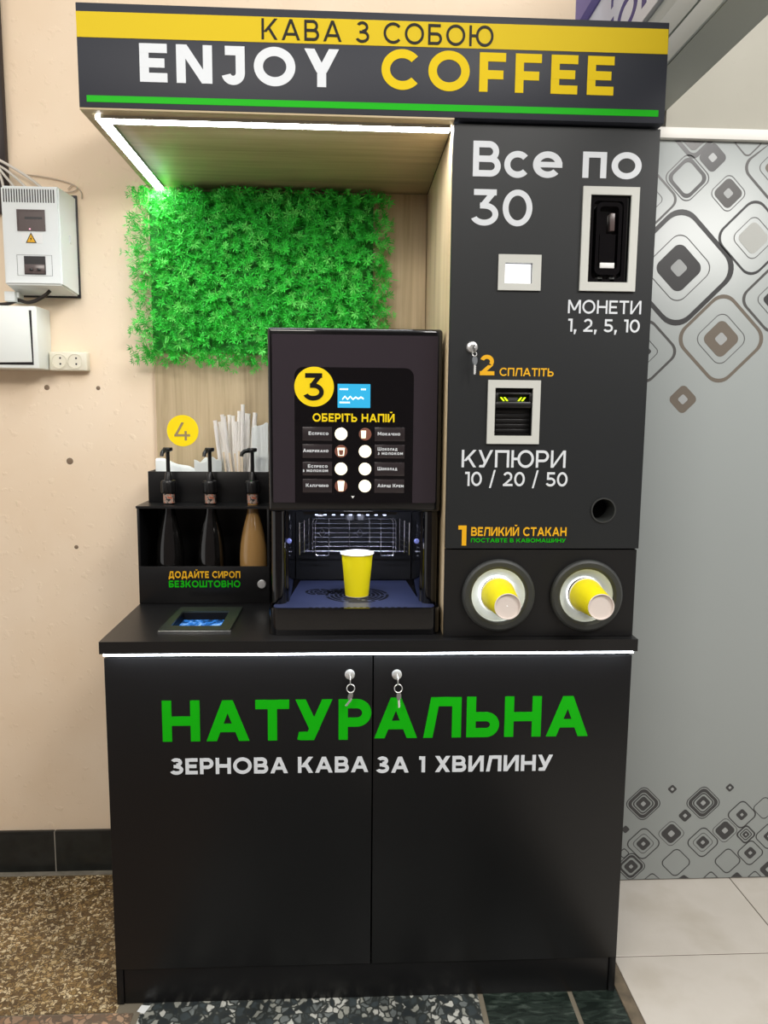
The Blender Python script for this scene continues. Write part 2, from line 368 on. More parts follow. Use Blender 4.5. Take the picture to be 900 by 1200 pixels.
LOW = {'р': 'Р', 'е': 'Е', 'а': 'А', 'м': 'М', 'и': 'И', 'к': 'К', 'н': 'Н', 'л': 'Л', 'ч': 'Ч', 'у': 'У', 'і': 'І', 'д': 'Д', 'ш': 'Ш', 'з': 'З', 'й': 'Й', 'с': 'С', 'п': 'П', 'о': 'О', 'т': 'Т', 'в': 'В', 'б': 'Б'}
def write(mb, text, x0, x1, z0, z1, mp, t=0.19, sp=0.14, h=0.0008, arcn=14, words=None):
    gl = [glyph(c, t) for c in text]; tot = sum(g[0] for g in gl) + sp * (len(gl) - 1)
    kx = (x1 - x0) / tot; kz = z1 - z0; cur = 0
    for ci, (w_, shp) in enumerate(gl):
        if words is not None:
            if text[ci] == ' ': cur += w_ + sp; mb = None; continue
            if mb is None or not words: mb = MB(); words.append(mb)
        T = lambda p: (x0 + (cur + p[0]) * kx, z0 + p[1] * kz)
        for si, q in enumerate(shp):
            hq = h * (1 + 0.07 * si)
            if q[0] == 'p': mb.poly([T(p) for p in q[1]], mp, hq)
            else:
                _, cx, cy, rx, ry, a0, a1 = q; full = abs(a1 - a0) >= 360; n = max(6, int(arcn * abs(a1 - a0) / 120))
                aa = [radians(a0 + (a1 - a0) * i / n) for i in range(n if full else n + 1)]
                hh = t / 2
                mb.band([T((cx + (rx + hh) * cos(a), cy + (ry + hh) * sin(a))) for a in aa], [T((cx + (rx - hh) * cos(a), cy + (ry - hh) * sin(a))) for a in aa], mp, hq, full)
        cur += w_ + sp
    return mb
def lettering(text, x0, x1, z0, z1, y, m, parent, label=None, t=0.19, sp=0.14, name='lettering'):
    ws = []; write(None, text, x0, x1, z0, z1, front(y), t, sp, words=ws)      # one part for each word
    for mb in ws:
        o = mb.build(name, m, parent, smooth=0)
        if label: o['label'] = label
    return o

# ================================================================== THE SETTING
YW = 0.557
mb = MB(); mb.box(-0.9, 1.165, YW, YW + 0.15, 0, 3.1); struct(mb.build('wall_back', PEACH))
mb = MB(); mb.box(-0.50, -0.381, YW - 0.022, YW, 1.93, 3.05, 0.004); struct(mb.build('trim_1', DARKTRIM))
mb = MB(); mb.box(-3.0, -0.9, YW, YW + 0.15, 0, 3.1); struct(mb.build('wall_left', PEACH))
mb = MB(); mb.box(1.392, 4.0, 0.45, 0.6, 2.0, 3.1); struct(mb.build('wall_right', CREAM))
mb = MB(); mb.box(1.0, 4.0, 1.2, 1.3, 0, 3.1); struct(mb.build('wall_rear', PURPLE))
mb = MB(); mb.box(-4.0, 6.0, -3.8, -3.6, 0, 3.1); struct(mb.build('wall_front_added', mat('added_reflection_wall', (118, 110, 112), 0.7)))  # unseen wall behind the camera, added to darken reflections in black fronts
mb = MB(); mb.box(-4.0, 6.0, -3.6, -2.6, -0.06, 0); struct(mb.build('floor_hall', BEIGETILE))
mb = MB()
for a, b in ((-1.6, -0.345), (-0.342, 0.0), (0.003, 0.9)): mb.box(a, b, YW - 0.012, YW, 0.0, 0.131, 0.0015)
struct(mb.build('baseboard_back', BASETILE))
mb = MB(); mb.box(-1.6, 0.02, YW - 0.011, YW - 0.001, 0, 0.129); struct(mb.build('baseboard_grout', mat('pale_grout', (150, 146, 136), 0.8)))
mb = MB(); mb.box(-1.6, 0.0, YW - 0.034, YW - 0.012, -0.01, 0.0012); struct(mb.build('trim_7', mottled('cement_seam', [(112, 106, 92), (146, 138, 122)], 25, 0.8)))
# plaster damage and old screw holes
mb = MB()
for (x, z, r) in ((-0.308, 1.463, .005), (-0.253, 1.255, .0065), (-0.245, 1.005, .004), (-0.165, 1.463, .004)):
    mb.lathe([(r * 1.5, 0), (r * 1.2, 0.0012), (r * 0.5, 0.0018)], 12, toY(x, YW, z))
struct(mb.build('trim_2', mat('old_screw_hole', (128, 108, 88), 0.8)))
# floor in its different coverings
mb = MB(); mb.box(-3.0, 0.004, -0.022, 0.7, -0.06, 0.0); struct(mb.build('floor', TERRAZZO))
mb = MB(); mb.box(-3.0, 0.045, -2.6, -0.026, -0.06, 0.0); struct(mb.build('floor_left', PINKSTONE))
mb = MB(); mb.box(0.06, 0.862, -2.6, 0.55, -0.06, 0.0); struct(mb.build('floor_front', GRANITE))
mb = MB(); mb.box(0.875, 1.083, -2.6, 0.55, -0.06, 0.0); mb.box(1.095, 1.205, -2.6, 0.55, -0.06, 0.0); struct(mb.build('floor_marble', GREENMARBLE))
mb = MB(); mb.box(-3.0, 1.21, -2.6, 0.55, -0.07, -0.0015); struct(mb.build('floor_joint', GROUT))
mb = MB(); mb.box(1.206, 1.236, -2.6, 0.44, -0.06, 0.002, 0.001); struct(mb.build('trim_3', EDGEBROWN))
mb = MB()
T_ = 0.475; gx = [1.2375 + T_ * i for i in range(0, 6)]
xs = [1.2375, 1.7135, 2.19, 2.665, 3.14, 4.0]; ys = [-2.6, -1.32, -0.84, -0.36, 0.119, 0.6, 1.2]
for i in range(5):
    for j in range(6):
        mb.box(xs[i] + .0015, xs[i + 1] - .0015, ys[j] + .0015, ys[j + 1] - .0015, -0.06, 0.0, 0.0008, 1)
struct(mb.build('floor_right', BEIGETILE))
mb = MB(); mb.box(1.2365, 4.0, -2.6, 1.2, -0.07, -0.0012); struct(mb.build('floor_seam', GROUTDARK))
# grey steel beam running overhead on the right, with its rails
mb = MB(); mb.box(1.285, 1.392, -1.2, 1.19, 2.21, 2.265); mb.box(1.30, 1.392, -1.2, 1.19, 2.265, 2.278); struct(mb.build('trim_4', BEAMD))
mb = MB(); mb.box(1.279, 1.285, -1.2, 1.19, 2.212, 2.265, 0.001); mb.box(1.285, 1.392, -1.2, 1.19, 2.278, 2.335, 0.001); mb.box(1.29, 1.392, -1.2, 1.19, 2.339, 2.38, 0.001); struct(mb.build('trim_5', BEAML))
# white ledge over the printed panel
mb = MB(); mb.box(1.21, 2.6, 0.425, 0.46, 2.132, 2.160, 0.002); struct(mb.build('trim_6', mat('white_ledge', (232, 230, 224), 0.5)))

# ================================================================== SHOP SIGN over the beam
sg = thing('shop_sign', 'white overhead sign with indigo letters above the grey beam', 'sign', (1.285, 0.2, 2.38))
mb = MB(); mb.box(1.278, 1.30, -0.8, 1.18, 2.382, 2.605, 0.002); mb.build('sign_panel', SIGNW, sg)
mb = MB(); mb.box(1.272, 1.305, -0.8, 1.185, 2.602, 2.64, 0.002); mb.build('sign_border', SIGNP, sg)
mpS = lambda u, v, d: (1.278 - d, -u, v)
for tx_, ua, ub in (('І', -0.60, -0.575), ('О', -0.545, -0.39), ('Н', -0.36, -0.22)):
    mb = MB(); write(mb, tx_, ua, ub, 2.415, 2.50, mpS, 0.2, 0.16); mb.build('lettering', SIGNP, sg, smooth=0)
for tx_, ua in (('Р', -0.60), ('З', -0.47), ('А', -0.34)):
    mb = MB(); write(mb, tx_, ua, ua + .075, 2.53, 2.575, mpS, 0.17, 0.3); mb.build('lettering', SIGNP, sg, smooth=0)

# ================================================================== PRINTED PANEL
PATTERN = [
    (1.445,1.801,[('D',0.154,0.0154),('K',0.0877,0.0028),('D',0.0616,0.0616),('L',0.0225,0.0225)]),
    (1.576,1.613,[('B',0.1198,0.0109),('K',0.0678,0.0024),('B',0.0484,0.0484),('L',0.0169,0.0169)]),
    (1.57,1.999,[('K',0.0472,0.0028),('G',0.0378,0.0378),('L',0.013,0.013)]),
    (1.455,2.036,[('D',0.0599,0.0031),('D',0.0517,0.0113)]),
    (1.521,2.09,[('D',0.0363,0.0363),('L',0.0117,0.0117)]),
    (1.648,1.884,[('D',0.098,0.0076),('K',0.055,0.0024),('P',0.0406,0.0406)]),
    (1.718,1.722,[('G',0.0895,0.0085),('K',0.046,0.0024),('D',0.029,0.029)]),
    (1.699,2.068,[('G',0.0873,0.0083),('K',0.0472,0.0024),('B',0.0307,0.0307)]),
    (1.366,1.576,[('G',0.0852,0.0084),('K',0.0336,0.0024),('D',0.0144,0.0144)]),
    (1.357,1.979,[('G',0.0716,0.007),('K',0.0328,0.0023)]),
    (1.478,1.446,[('B',0.0377,0.0377),('L',0.0134,0.0134)]),
    (1.467,2.142,[('D',0.0559,0.014),('G',0.0349,0.0349)]),
    (1.616,2.133,[('G',0.0376,0.0047)]),
    (1.43,0.248,[('D',0.052,0.0029),('D',0.0455,0.0104),('D',0.0312,0.0039),('D',0.0221,0.0221),('L',0.0078,0.0078)]),
    (1.613,0.248,[('D',0.0511,0.0029),('D',0.0445,0.0105),('D',0.0314,0.0039),('D',0.021,0.021),('L',0.0079,0.0079)]),
    (1.516,0.293,[('D',0.0131,0.0131),('L',0.0052,0.0052)]),
    (1.692,0.295,[('D',0.0124,0.0124),('L',0.0047,0.0047)]),
    (1.56,0.208,[('D',0.0191,0.0191),('L',0.0063,0.0063)]),
    (1.735,0.208,[('D',0.0436,0.004),('D',0.0172,0.0172),('L',0.0053,0.0053)]),
    (1.804,0.228,[('D',0.0344,0.0026)]),
    (1.521,0.151,[('K',0.0394,0.0021),('D',0.0302,0.0302),('L',0.0105,0.0105)]),
    (1.686,0.158,[('K',0.0383,0.0021),('D',0.029,0.029),('L',0.0095,0.0095)]),
    (1.437,0.12,[('D',0.0498,0.0037),('K',0.0314,0.0021),('D',0.021,0.021),('L',0.0066,0.0066)]),
    (1.62,0.121,[('D',0.0475,0.0037),('K',0.0304,0.0021),('D',0.0198,0.0198),('L',0.0066,0.0066)]),
    (1.752,0.144,[('D',0.0292,0.0053),('D',0.0186,0.0034),('D',0.0106,0.0106),('L',0.0037,0.0037)]),
    (1.824,0.137,[('D',0.0414,0.0035),('D',0.016,0.016),('L',0.0053,0.0053)]),
    (1.403,0.047,[('D',0.0434,0.0029),('D',0.0368,0.0079),('D',0.021,0.021),('L',0.0066,0.0066)]),
    (1.541,0.057,[('D',0.0437,0.0034)]),
    (1.701,0.059,[('D',0.0399,0.0035)]),
    (1.77,0.084,[('D',0.0399,0.0035),('D',0.0186,0.0186),('L',0.0059,0.0059)]),
    (1.83,0.029,[('D',0.0255,0.0255),('L',0.008,0.008)]),
    (1.47,-0.003,[('D',0.0264,0.0034)]),
    (1.568,-0.003,[('D',0.0185,0.0185)]),
    (1.652,0.001,[('D',0.024,0.0035)]),
    (1.733,0.002,[('D',0.0187,0.0187)]),
    (1.789,0.001,[('D',0.0228,0.0032)]),
    (1.38,0.167,[('D',0.0117,0.0117)]),
    (1.379,0.09,[('D',0.0157,0.0031)]),
]
pn = thing('printed_panel', 'tall silver grey partition panel printed with rounded diamonds, beside the kiosk', 'panel', (1.8, 0.45, 0))
mb = MB(); mb.box(1.215, 2.6, 0.44, 0.465, 0.004, 2.132, 0.0015); mb.build('sheet', SILVER, pn)
def diamond(cx, cz, ext, lo=0.0055, hi=2.1305):
    a = max(ext, 1e-5) / 1.228; r = 0.45 * a; p = []
    for sx, sz, g in ((1, 1, 0), (-1, 1, 90), (-1, -1, 180), (1, -1, 270)):
        for i in range(9):
            q = radians(g + 90 * i / 8); x = sx * (a - r) + r * cos(q); z = sz * (a - r) + r * sin(q)
            p.append((cx + (x - z) * .7071, min(hi, max(lo, cz + (x + z) * .7071))))
    return p
keys = list('DKGBPL'); mbs = (MB(), MB())
for (cx, cz, rings) in PATTERN:
    mb = mbs[0 if cz > 0.8 else 1]
    for kk, (k, ext, th) in enumerate(rings):
        mb.cm = keys.index(k); h = 0.0004 + 0.0001 * kk
        if ext - th > 1e-4: mb.band(diamond(cx, cz, ext), diamond(cx, cz, ext - th), front(0.44), h)
        else: mb.poly(diamond(cx, cz, ext), front(0.44), h)
for mb, lb in zip(mbs, ('large rounded diamonds across the top', 'small rounded diamonds along the bottom')): mb.build('printed_pattern', [PAT[k] for k in keys], pn, smooth=0)['label'] = lb

# ================================================================== BASE CABINET
H_B = 0.8516
bc = thing('base_cabinet', 'black two door base cabinet with green and white lettering', 'cabinet', (0.6, 0.25, 0))
mb = MB()
mb.box(0, 0.018, 0.02, 0.54, 0.0, 0.866, 0.0008); mb.box(1.182, 1.2, 0.02, 0.54, 0.0, 0.866, 0.0008)
mb.box(0.018, 1.182, 0.522, 0.54, 0.09, 0.866); mb.box(0.018, 1.182, 0.02, 0.522, 0.09, 0.106); mb.box(0.018, 1.182, 0.02, 0.10, 0.848, 0.866)
mb.box(0, 0.016, 0.0012, 0.02, 0, 0.09, 0.0006); mb.box(1.184, 1.2, 0.0012, 0.02, 0, 0.09, 0.0006)
mb.build('body', LAMINATE, bc)
mb = MB(); mb.box(0.0175, 1.1825, 0.004, 0.02, 0.0, 0.0885, 0.0006); mb.build('plinth', LAMINATE, bc)
mb = MB(); mb.box(0.004, 1.196, -0.0165, -0.006, 0.8615, 0.8668, 0.001); o = mb.build('light_strip', LEDLOW, bc); o['label'] = 'white light strip under the worktop edge'
def make_door(x0, x1):
    mb = MB(); mb.box(x0, x1, 0.0, 0.018, 0.091, H_B, 0.0012); return mb.build('door', LAMINATE, bc)
dl = make_door(0.0, 0.6005); dr = make_door(0.6035, 1.2)
lettering('НАТУР', 0.125, 0.5985, 0.655, 0.752, 0.0, GREENV, dl, 'large green lettering', 0.225, 0.15)
lettering('АЛЬНА', 0.6055, 1.104, 0.6575, 0.755, 0.0, GREENV, dr, 'large green lettering', 0.225, 0.13)
lettering('ЗЕРНОВА КАВА', 0.140, 0.5925, 0.576, 0.6145, 0.0, WHITEV, dl, 'white lettering', 0.21, 0.13)
lettering('ЗА 1 ХВИЛИНУ', 0.611, 1.024, 0.5735, 0.6125, 0.0, WHITEV, dr, 'white lettering', 0.21, 0.13)
def lock(parent, x, y, z, r=0.0115):
    mb = MB(); mb.lathe([(r, 0), (r, 0.004), (r * .86, 0.0075), (r * .45, 0.009), (r * .45, 0.0085)], 24, toY(x, y, z))
    mb.box(x - .0012, x + .0012, y - .0105, y - .008, z - r * .4, z + r * .4)
    return mb.build('lock', CHROME, parent)
lock(dl, 0.549, 0.0, 0.811); lock(dr, 0.656, 0.0, 0.810)

# ================================================================== WORKTOP
scr_hole = rect(0.128, 0.248, 0.086, 0.222)
mb = MB(); mb.plate(rect(-0.0036, 1.2044, -0.0192, 0.553), [scr_hole], upward(0.8672), 0.0278); 
o = mb.build('worktop', LAMTOP, loc=(0.6, 0.267, 0.8672), smooth=20)
tag(o, 'long black laminate worktop on the base cabinet carrying the coffee machine', 'worktop')
cs = thing('counter_display', 'small blue lit display sunk into the worktop in front of the syrups', 'display', (0.188, 0.155, 0.8951))
mb = MB(); mb.band([(0.108, 0.058), (0.272, 0.054), (0.2735, 0.262), (0.116, 0.263)], [(0.130, 0.088), (0.246, 0.087), (0.246, 0.220), (0.130, 0.220)], upward(0.8951), 0.006)
mb.build('bezel', mat('olive_black_plastic', (46, 52, 44), 0.3), cs)
mb = MB(); mb.box(0.129, 0.247, 0.087, 0.221, 0.876, 0.879); mb.build('screen', BLUESCR, cs)
mb = MB(); mb.band(rect(0.1285, 0.2475, 0.0865, 0.2215), rect(0.131, 0.245, 0.089, 0.219), upward(0.879), 0.018); mb.build('recess_wall', BLACKIN, cs)
mb = MB(); mb.box(0.107, 0.274, 0.0525, 0.0575, 0.8951, 0.8985, 0.0008); mb.build('front_lip', ALU, cs)

# ================================================================== BACK PANEL (oak) and number 4
mb = MB(); mb.box(0.0, 0.7612, 0.537, 0.5555, 0.8955, 2.004, 0.0008)
tag(mb.build('oak_back_panel', OAK, loc=(0.38, 0.546, 0.8955)), 'pale oak decor back panel standing on the worktop behind the grass', 'panel')
st = thing('number_sticker', 'round yellow number 4 sticker on the oak panel above the syrups', 'sticker', (0.0735, 0.537, 1.345))
mb = MB(); mb.poly(circ(0.0735, 1.345, 0.0445, 56), front(0.537), 0.0008); mb.build('disc', BRIGHTY, st, smooth=0)
lettering('4', 0.050, 0.094, 1.3175, 1.3685, 0.5362, mat('oak_tone_print', (150, 128, 92), 0.5), st, 'brownish digit 4', 0.13, 0.1, 'digit')

# ================================================================== HEADER SIGN BOX
hd = thing('header_sign', 'dark overhead sign box with yellow band and coffee lettering topping the kiosk', 'sign', (0.6, 0.27, 2.005))
mb = MB(); mb.box(-0.002, 1.204, -0.012, 0.5555, 2.0085, 2.206, 0.0012); mb.build('box', SIGNBLACK, hd)
mb = MB(); mb.box(-0.002, 0.7612, -0.0115, 0.5365, 2.0045, 2.0085, 0.0005); o = mb.build('soffit', OAKX, hd); o['label'] = 'oak decor underside'
mb = MB(); mb.poly([(-0.001, 2.141), (1.2032, 2.1445), (1.2022, 2.193), (-0.0018, 2.189)], front(-0.012), 0.0007); mb.build('yellow_band', BANDYELLOW, hd, smooth=0)
mb = MB(); mb.poly([(0.0135, 2.019), (1.190, 2.0215), (1.190, 2.0345), (0.0135, 2.0315)], front(-0.012), 0.0007); mb.build('green_stripe', GREENV, hd, smooth=0)
lettering('КАВА З СОБОЮ', 0.366, 0.838, 2.1475, 2.187, -0.0127, DARKV, hd, 'dark lettering on the yellow band', 0.14, 0.24)
lettering('ENJOY', 0.121, 0.522, 2.060, 2.133, -0.012, WHITEV, hd, 'white lettering', 0.24, 0.24)
lettering('COFFEE', 0.609, 1.092, 2.0605, 2.1365, -0.012, YELLOW, hd, 'yellow lettering', 0.225, 0.26)
mb = MB(); mb.box(0.030, 0.757, 0.0165, 0.018, 1.998, 2.0045); mb.box(0.030, 0.757, 0.0465, 0.048, 1.998, 2.0045)
mb.box(0.018, 0.0195, 0.018, 0.53, 1.998, 2.0045); mb.box(0.0435, 0.045, 0.048, 0.53, 1.998, 2.0045); mb.build('light_channel', ALU, hd)
mb = MB(); mb.box(0.020, 0.757, 0.0183, 0.0462, 1.9985, 2.0040); o = mb.build('light_strip', LED, hd); o['label'] = 'lit strip along the front edge'
mb = MB(); mb.box(0.0198, 0.0432, 0.0465, 0.53, 1.9985, 2.0040); o = mb.build('light_strip', LED, hd); o['label'] = 'lit strip along the side edge'

# ================================================================== ARTIFICIAL GRASS
gr = thing('artificial_grass_mat', 'bright green artificial grass mat hanging on the oak panel above the coffee machine', 'wall decor', (0.3, 0.537, 1.55))
mb = MB(); mb.box(0.0, 0.612, 0.524, 0.536, 1.565, 1.995); mb.build('backing_mat', mat('green_mesh_back', (30, 130, 34), 0.7), gr)
mb = MB(); rnd = random.Random(3)
def leaf(p, d, side, ln, wd):
    a = p + d * ln * 0.5 + side * wd * 0.5; b = p + d * ln; c = p + d * ln * 0.5 - side * wd * 0.5
    lift = d.cross(side) * wd * 0.22
    mb.add([p, a + lift, b, c + lift], [(0, 1, 2), (0, 2, 3)])
for k in range(4200):
    x = rnd.uniform(-0.02, 0.632); z = rnd.uniform(1.552, 2.0)
    out = rnd.uniform(0.012, 0.05)
    edge = min(x + 0.012, 0.625 - x, z - 1.556, 2.0 - z)
    base = Vector((x, 0.524, z)); dx = rnd.gauss(0, .5); dz = rnd.gauss(-0.1, .5)
    if edge < 0.03:
        dx += (-.8 if x < 0.03 else (.8 if x > 0.59 else 0)); dz += (-.7 if z < 1.59 else 0.1)
    d = Vector((dx, -1.0, dz)).normalized()
    if z > 1.965: d = Vector((dx, -1.0, min(dz, -0.1))).normalized()
    tip = base + d * out * 1.15
    mb.cm = rnd.choice((0, 0, 0, 1, 1, 2)); kind = rnd.random()
    sx = d.cross(Vector((rnd.gauss(0, 1), rnd.gauss(0, 1), rnd.gauss(0, 1)))).normalized(); sy = d.cross(sx)
    mb.add([base - sx * .0006, base + sx * .0006, tip + sx * .0004, tip - sx * .0004], [(0, 1, 2, 3)])
    if kind < 0.6:      # rosette of narrow leaflets at the tip
        n = rnd.randint(6, 9); ln = rnd.uniform(.011, .019)
        for i in range(n):
            a = 2 * pi * i / n + rnd.uniform(-.3, .3); q = (sx * cos(a) + sy * sin(a)); dd = (q + d * rnd.uniform(.1, .8)).normalized()
            leaf(tip, dd, dd.cross(d).normalized(), ln * rnd.uniform(.8, 1.2), ln * .22)
    elif kind < 0.9:    # small fern frond
        q = (sx + d * .9).normalized(); pp = tip - d * out * .4
        for i in range(6):
            p = pp + q * (.004 * i); s = q.cross(sy).normalized()
            for sg_ in (1, -1):
                dd = (q * .6 + sy * sg_ * .8).normalized(); leaf(p, dd, s.cross(dd).normalized() if False else q, .010 - .0009 * i, .0032)
    else:               # a long blade
        dd = (d * .6 + sx + Vector((0, 0, .3))).normalized(); leaf(tip - d * out * .3, dd, dd.cross(d).normalized(), rnd.uniform(.022, .04), .0035)
mb.v = [(p[0], p[1], min(p[2], 1.996)) for p in mb.v]
mb.build('foliage', LEAVES, gr, smooth=0)

# ================================================================== PAYMENT COLUMN
XC0, XC1, YC = 0.7617, 1.2044, 0.005
pc = thing('payment_column', 'tall charcoal vending column with coin and banknote slots, standing on the worktop', 'vending machine', (0.983, 0.27, 0.8952))
mb = MB(); mb.box(1.187, XC1 - .002, YC + .018, 0.553, 0.8955, 2.004, 0.0006); mb.box(0.779, 1.187, 0.535, 0.553, 0.8955, 2.004); mb.box(0.779, 1.187, 0.024, 0.535, 0.8955, 0.905); mb.box(0.779, 1.187, 0.024, 0.535, 1.092, 1.102)
mb.build('body', COLBLACK, pc)
mb = MB(); mb.box(0.7625, 0.7785, YC + .0183, 0.553, 0.8955, 2.004, 0.0005); o = mb.build('side_panel', OAKS, pc); o['label'] = 'pale oak decor inner side'
mb = MB(); mb.plate(rect(XC0 + .001, XC1 - .001, 1.1005, 2.003), [rect(0.878, 0.9385, 1.6795, 1.7235), rect(1.0575, 1.1475, 1.6845, 1.8675), rect(0.8635, 0.949, 1.3525, 1.4585), circ(1.118, 1.188, 0.0255)], front(YC + .018), 0.018)
fp = mb.build('door', COLBLACK, pc, smooth=20)
mb = MB(); mb.plate(rect(XC0 + .001, XC1 - .004, 0.8962, 1.0970), [circ(0.8845, 0.9935, 0.0665), circ(1.087, 0.992, 0.0665)], front(YC + .020), 0.018); mb.build('dispenser_panel', mat('deep_black_laminate', (18, 18, 19), 0.45, spec=0.45), pc, smooth=20)
# display
def frame(x0, x1, z0, z1, a0, a1, c0, c1, y, dep=0.005):
    mb = MB()
    o_ = [(x0, z0), (x1, z0), (x1, z1), (x0, z1)]; i_ = [(a0, c0), (a1, c0), (a1, c1), (a0, c1)]
    for k in range(4):
        j = (k + 1) % 4; mid = lambda p, q, f: (p[0] + (q[0] - p[0]) * f, p[1] + (q[1] - p[1]) * f)
        mb.band([o_[k], o_[j]], [i_[k], i_[j]], front(y), dep, False)
    return mb
frame(0.864, 0.9565, 1.6655, 1.740, 0.8785, 0.938, 1.680, 1.723, YC).build('display_frame', FRAMEGREY, pc, smooth=0, fix=True)
mb = MB(); mb.box(0.8785, 0.938, YC + .012, YC + .016, 1.680, 1.723); mb.build('display', SCREENW, pc)
# coin acceptor
ca = frame(1.0415, 1.1635, 1.667, 1.883, 1.0585, 1.1465, 1.6855, 1.8665, YC, 0.006).build('coin_frame', FRAMEGREY, pc, smooth=0, fix=True)
mb = MB(); mb.box(1.0585, 1.1465, YC + .020, YC + .03, 1.6855, 1.8665)
mb.band(rrect(1.0595, 1.1455, 1.6865, 1.8655, .004), rrect(1.069, 1.1345, 1.694, 1.857, .01), front(YC + .020), 0.014)
mb.band(rrect(1.0735, 1.129, 1.7015, 1.852, .012), rrect(1.0805, 1.122, 1.712, 1.844, .008), front(YC + .020), 0.022)
mb.poly([(1.084, 1.787), (1.1185, 1.787), (1.1185, 1.713), (1.084, 1.713)], front(YC + .020), 0.016)
mb.build('coin_acceptor', GLOSS, pc, smooth=30)
mb = MB(); mb.box(1.086, 1.118, YC + .001, YC + .018, 1.716, 1.7275, 0.001); mb.build('coin_lever', STICKERW, pc)
mb = MB(); mb.box(1.1065, 1.1165, YC + .006, YC + .02, 1.795, 1.832, 0.001); mb.build('coin_window', METERD, pc)
for a in (1.083, 1.1095):
    mb = MB(); mb.box(a, a + .0115, YC + .006, YC + .02, 1.6885, 1.6985, .001); mb.build('coin_clip', RUBBER, pc)
# banknote acceptor
frame(0.8485, 0.9645, 1.3355, 1.4745, 0.8645, 0.948, 1.3535, 1.4575, YC, 0.006).build('banknote_frame', FRAMEGREY, pc, smooth=0, fix=True)
mb = MB(); mb.box(0.8645, 0.948, YC + .02, YC + .03, 1.3535, 1.4575)
for k in range(5): mb.box(0.867, 0.9455, YC + .016, YC + .021, 1.36 + k * .011, 1.3675 + k * .011, 0.001)
mb.box(0.866, 0.9465, YC - .004, YC + .02, 1.4135, 1.4285, 0.004); mb.box(0.866, 0.9465, YC - .001, YC + .02, 1.443, 1.4475, 0.0015); mb.box(0.866, 0.872, YC - .004, YC + .02, 1.4285, 1.445, .001); mb.box(0.9405, 0.9465, YC - .004, YC + .02, 1.4285, 1.445, .001)
mb.build('banknote_acceptor', PLASTICB, pc)
mb = MB()
for x in (0.8795, 0.8875, 0.919, 0.927): 
    s_ = 1 if x < .9 else -1; mb.poly([(x - s_ * .003, 1.4375), (x + .0035 - s_ * .003, 1.4375), (x + .005 + s_ * .0035 - .001, 1.4295), (x + .001 + s_ * .0035 - .001, 1.4295)], front(YC + .002), 0.002)
o = mb.build('arrow_lights', GREENLED, pc, smooth=0); o['label'] = 'glowing yellow green arrows'
mb = MB(); mb.box(0.8935, 0.9155, YC, YC + .004, 1.4298, 1.437); mb.build('slot_teeth', RUBBER, pc)
# cup return hole rim
mb = MB(); mb.lathe([(0.0255, 0), (0.0285, 0), (0.0285, .003), (0.0255, .003), (0.0235, -.02), (0.0235, -.05)], 36, toY(1.118, YC, 1.188), False, False); mb.build('hole_rim', RUBBER, pc, fix=True)
mb = MB(); mb.box(1.08, 1.156, YC + .06, YC + .07, 1.15, 1.226); mb.build('chute_back', BLACKIN, pc)
for cx, cz in ((0.8845, 0.9935), (1.087, 0.992)):
    mb = MB(); mb.lathe([(0.0655, -.015), (0.0655, .001), (0.0825, .001), (0.0835, .004), (0.0815, .010), (0.077, .013), (0.067, .012), (0.0625, .008), (0.0615, .0), (0.0615, -.015)], 56, toY(cx, YC, cz), False, False)
    mb.build('dispenser_ring', RUBBER, pc, fix=True)
    mb = MB(); mb.lathe([(0.0612, .004), (0.060, -.003), (0.053, -.009), (0.045, -.014), (0.0385, -.017), (0.0375, -.06)], 48, toY(cx, YC, cz), False, False); mb.build('dispenser_liner', LINER, pc, fix=True)
    mb = MB(); mb.lathe([(0.0398, -.0150), (0.0398, -.0135), (0.0382, -.0135), (0.0382, -.0150)], 56, toY(cx, YC, cz), False, False); mb.build('ring_light', mat('dispenser_lamp', (255, 255, 255), .5, emit=7.0 if cx < 1 else 2.0), pc, fix=True)
mb = MB(); write(mb, 'Вс', 0.8045, 0.9215, 1.8985, 1.970, front(YC), 0.18, 0.11); write(mb, 'e', 0.930, 0.9975, 1.8995, 1.972, front(YC), 0.18, 0.11)
mb.build('lettering', WHITEV, pc, smooth=0)['label'] = 'large white price lettering'
mb = MB(); write(mb, 'по', 1.0390, 1.166, 1.901, 1.9735, front(YC), 0.17, 0.14)
mb.build('lettering', WHITEV, pc, smooth=0)['label'] = 'large white price lettering'
lettering('30', 0.8035, 0.934, 1.7995, 1.873, YC, WHITEV, pc, 'large white price lettering', 0.165, 0.12)
lettering('МОНЕТИ', 1.0195, 1.181, 1.6195, 1.648, YC, WHITEV, pc, 'white lettering', 0.15, 0.14)
lettering('1, 2, 5, 10', 1.0205, 1.180, 1.5805, 1.608, YC, WHITEV, pc, 'white lettering', 0.16, 0.12)
lettering('2', 0.829, 0.862, 1.4845, 1.528, YC, ORANGEV, pc, 'amber digit 2', 0.2, 0.1)
lettering('СПЛАТІТЬ', 0.8735, 0.993, 1.4835, 1.501, YC, ORANGEV, pc, 'amber lettering', 0.17, 0.12)
lettering('КУПЮРИ', 0.7945, 1.0275, 1.283, 1.3215, YC, WHITEV, pc, 'white lettering', 0.15, 0.13)
lettering('10 / 20 / 50', 0.8025, 1.0335, 1.2415, 1.273, YC, WHITEV, pc, 'white lettering', 0.16, 0.12)
lettering('1', 0.7895, 0.809, 1.107, 1.1525, YC, ORANGEV, pc, 'amber digit 1', 0.2, 0.1)
lettering('ВЕЛИКИЙ СТАКАН', 0.8195, 1.036, 1.129, 1.149, YC, ORANGEV, pc, 'amber lettering', 0.19, 0.13)
lettering('ПОСТАВТЕ В КАВОМАШИНУ', 0.8195, 1.035, 1.1145, 1.1235, YC, GREENV, pc, 'small green lettering', 0.18, 0.14)
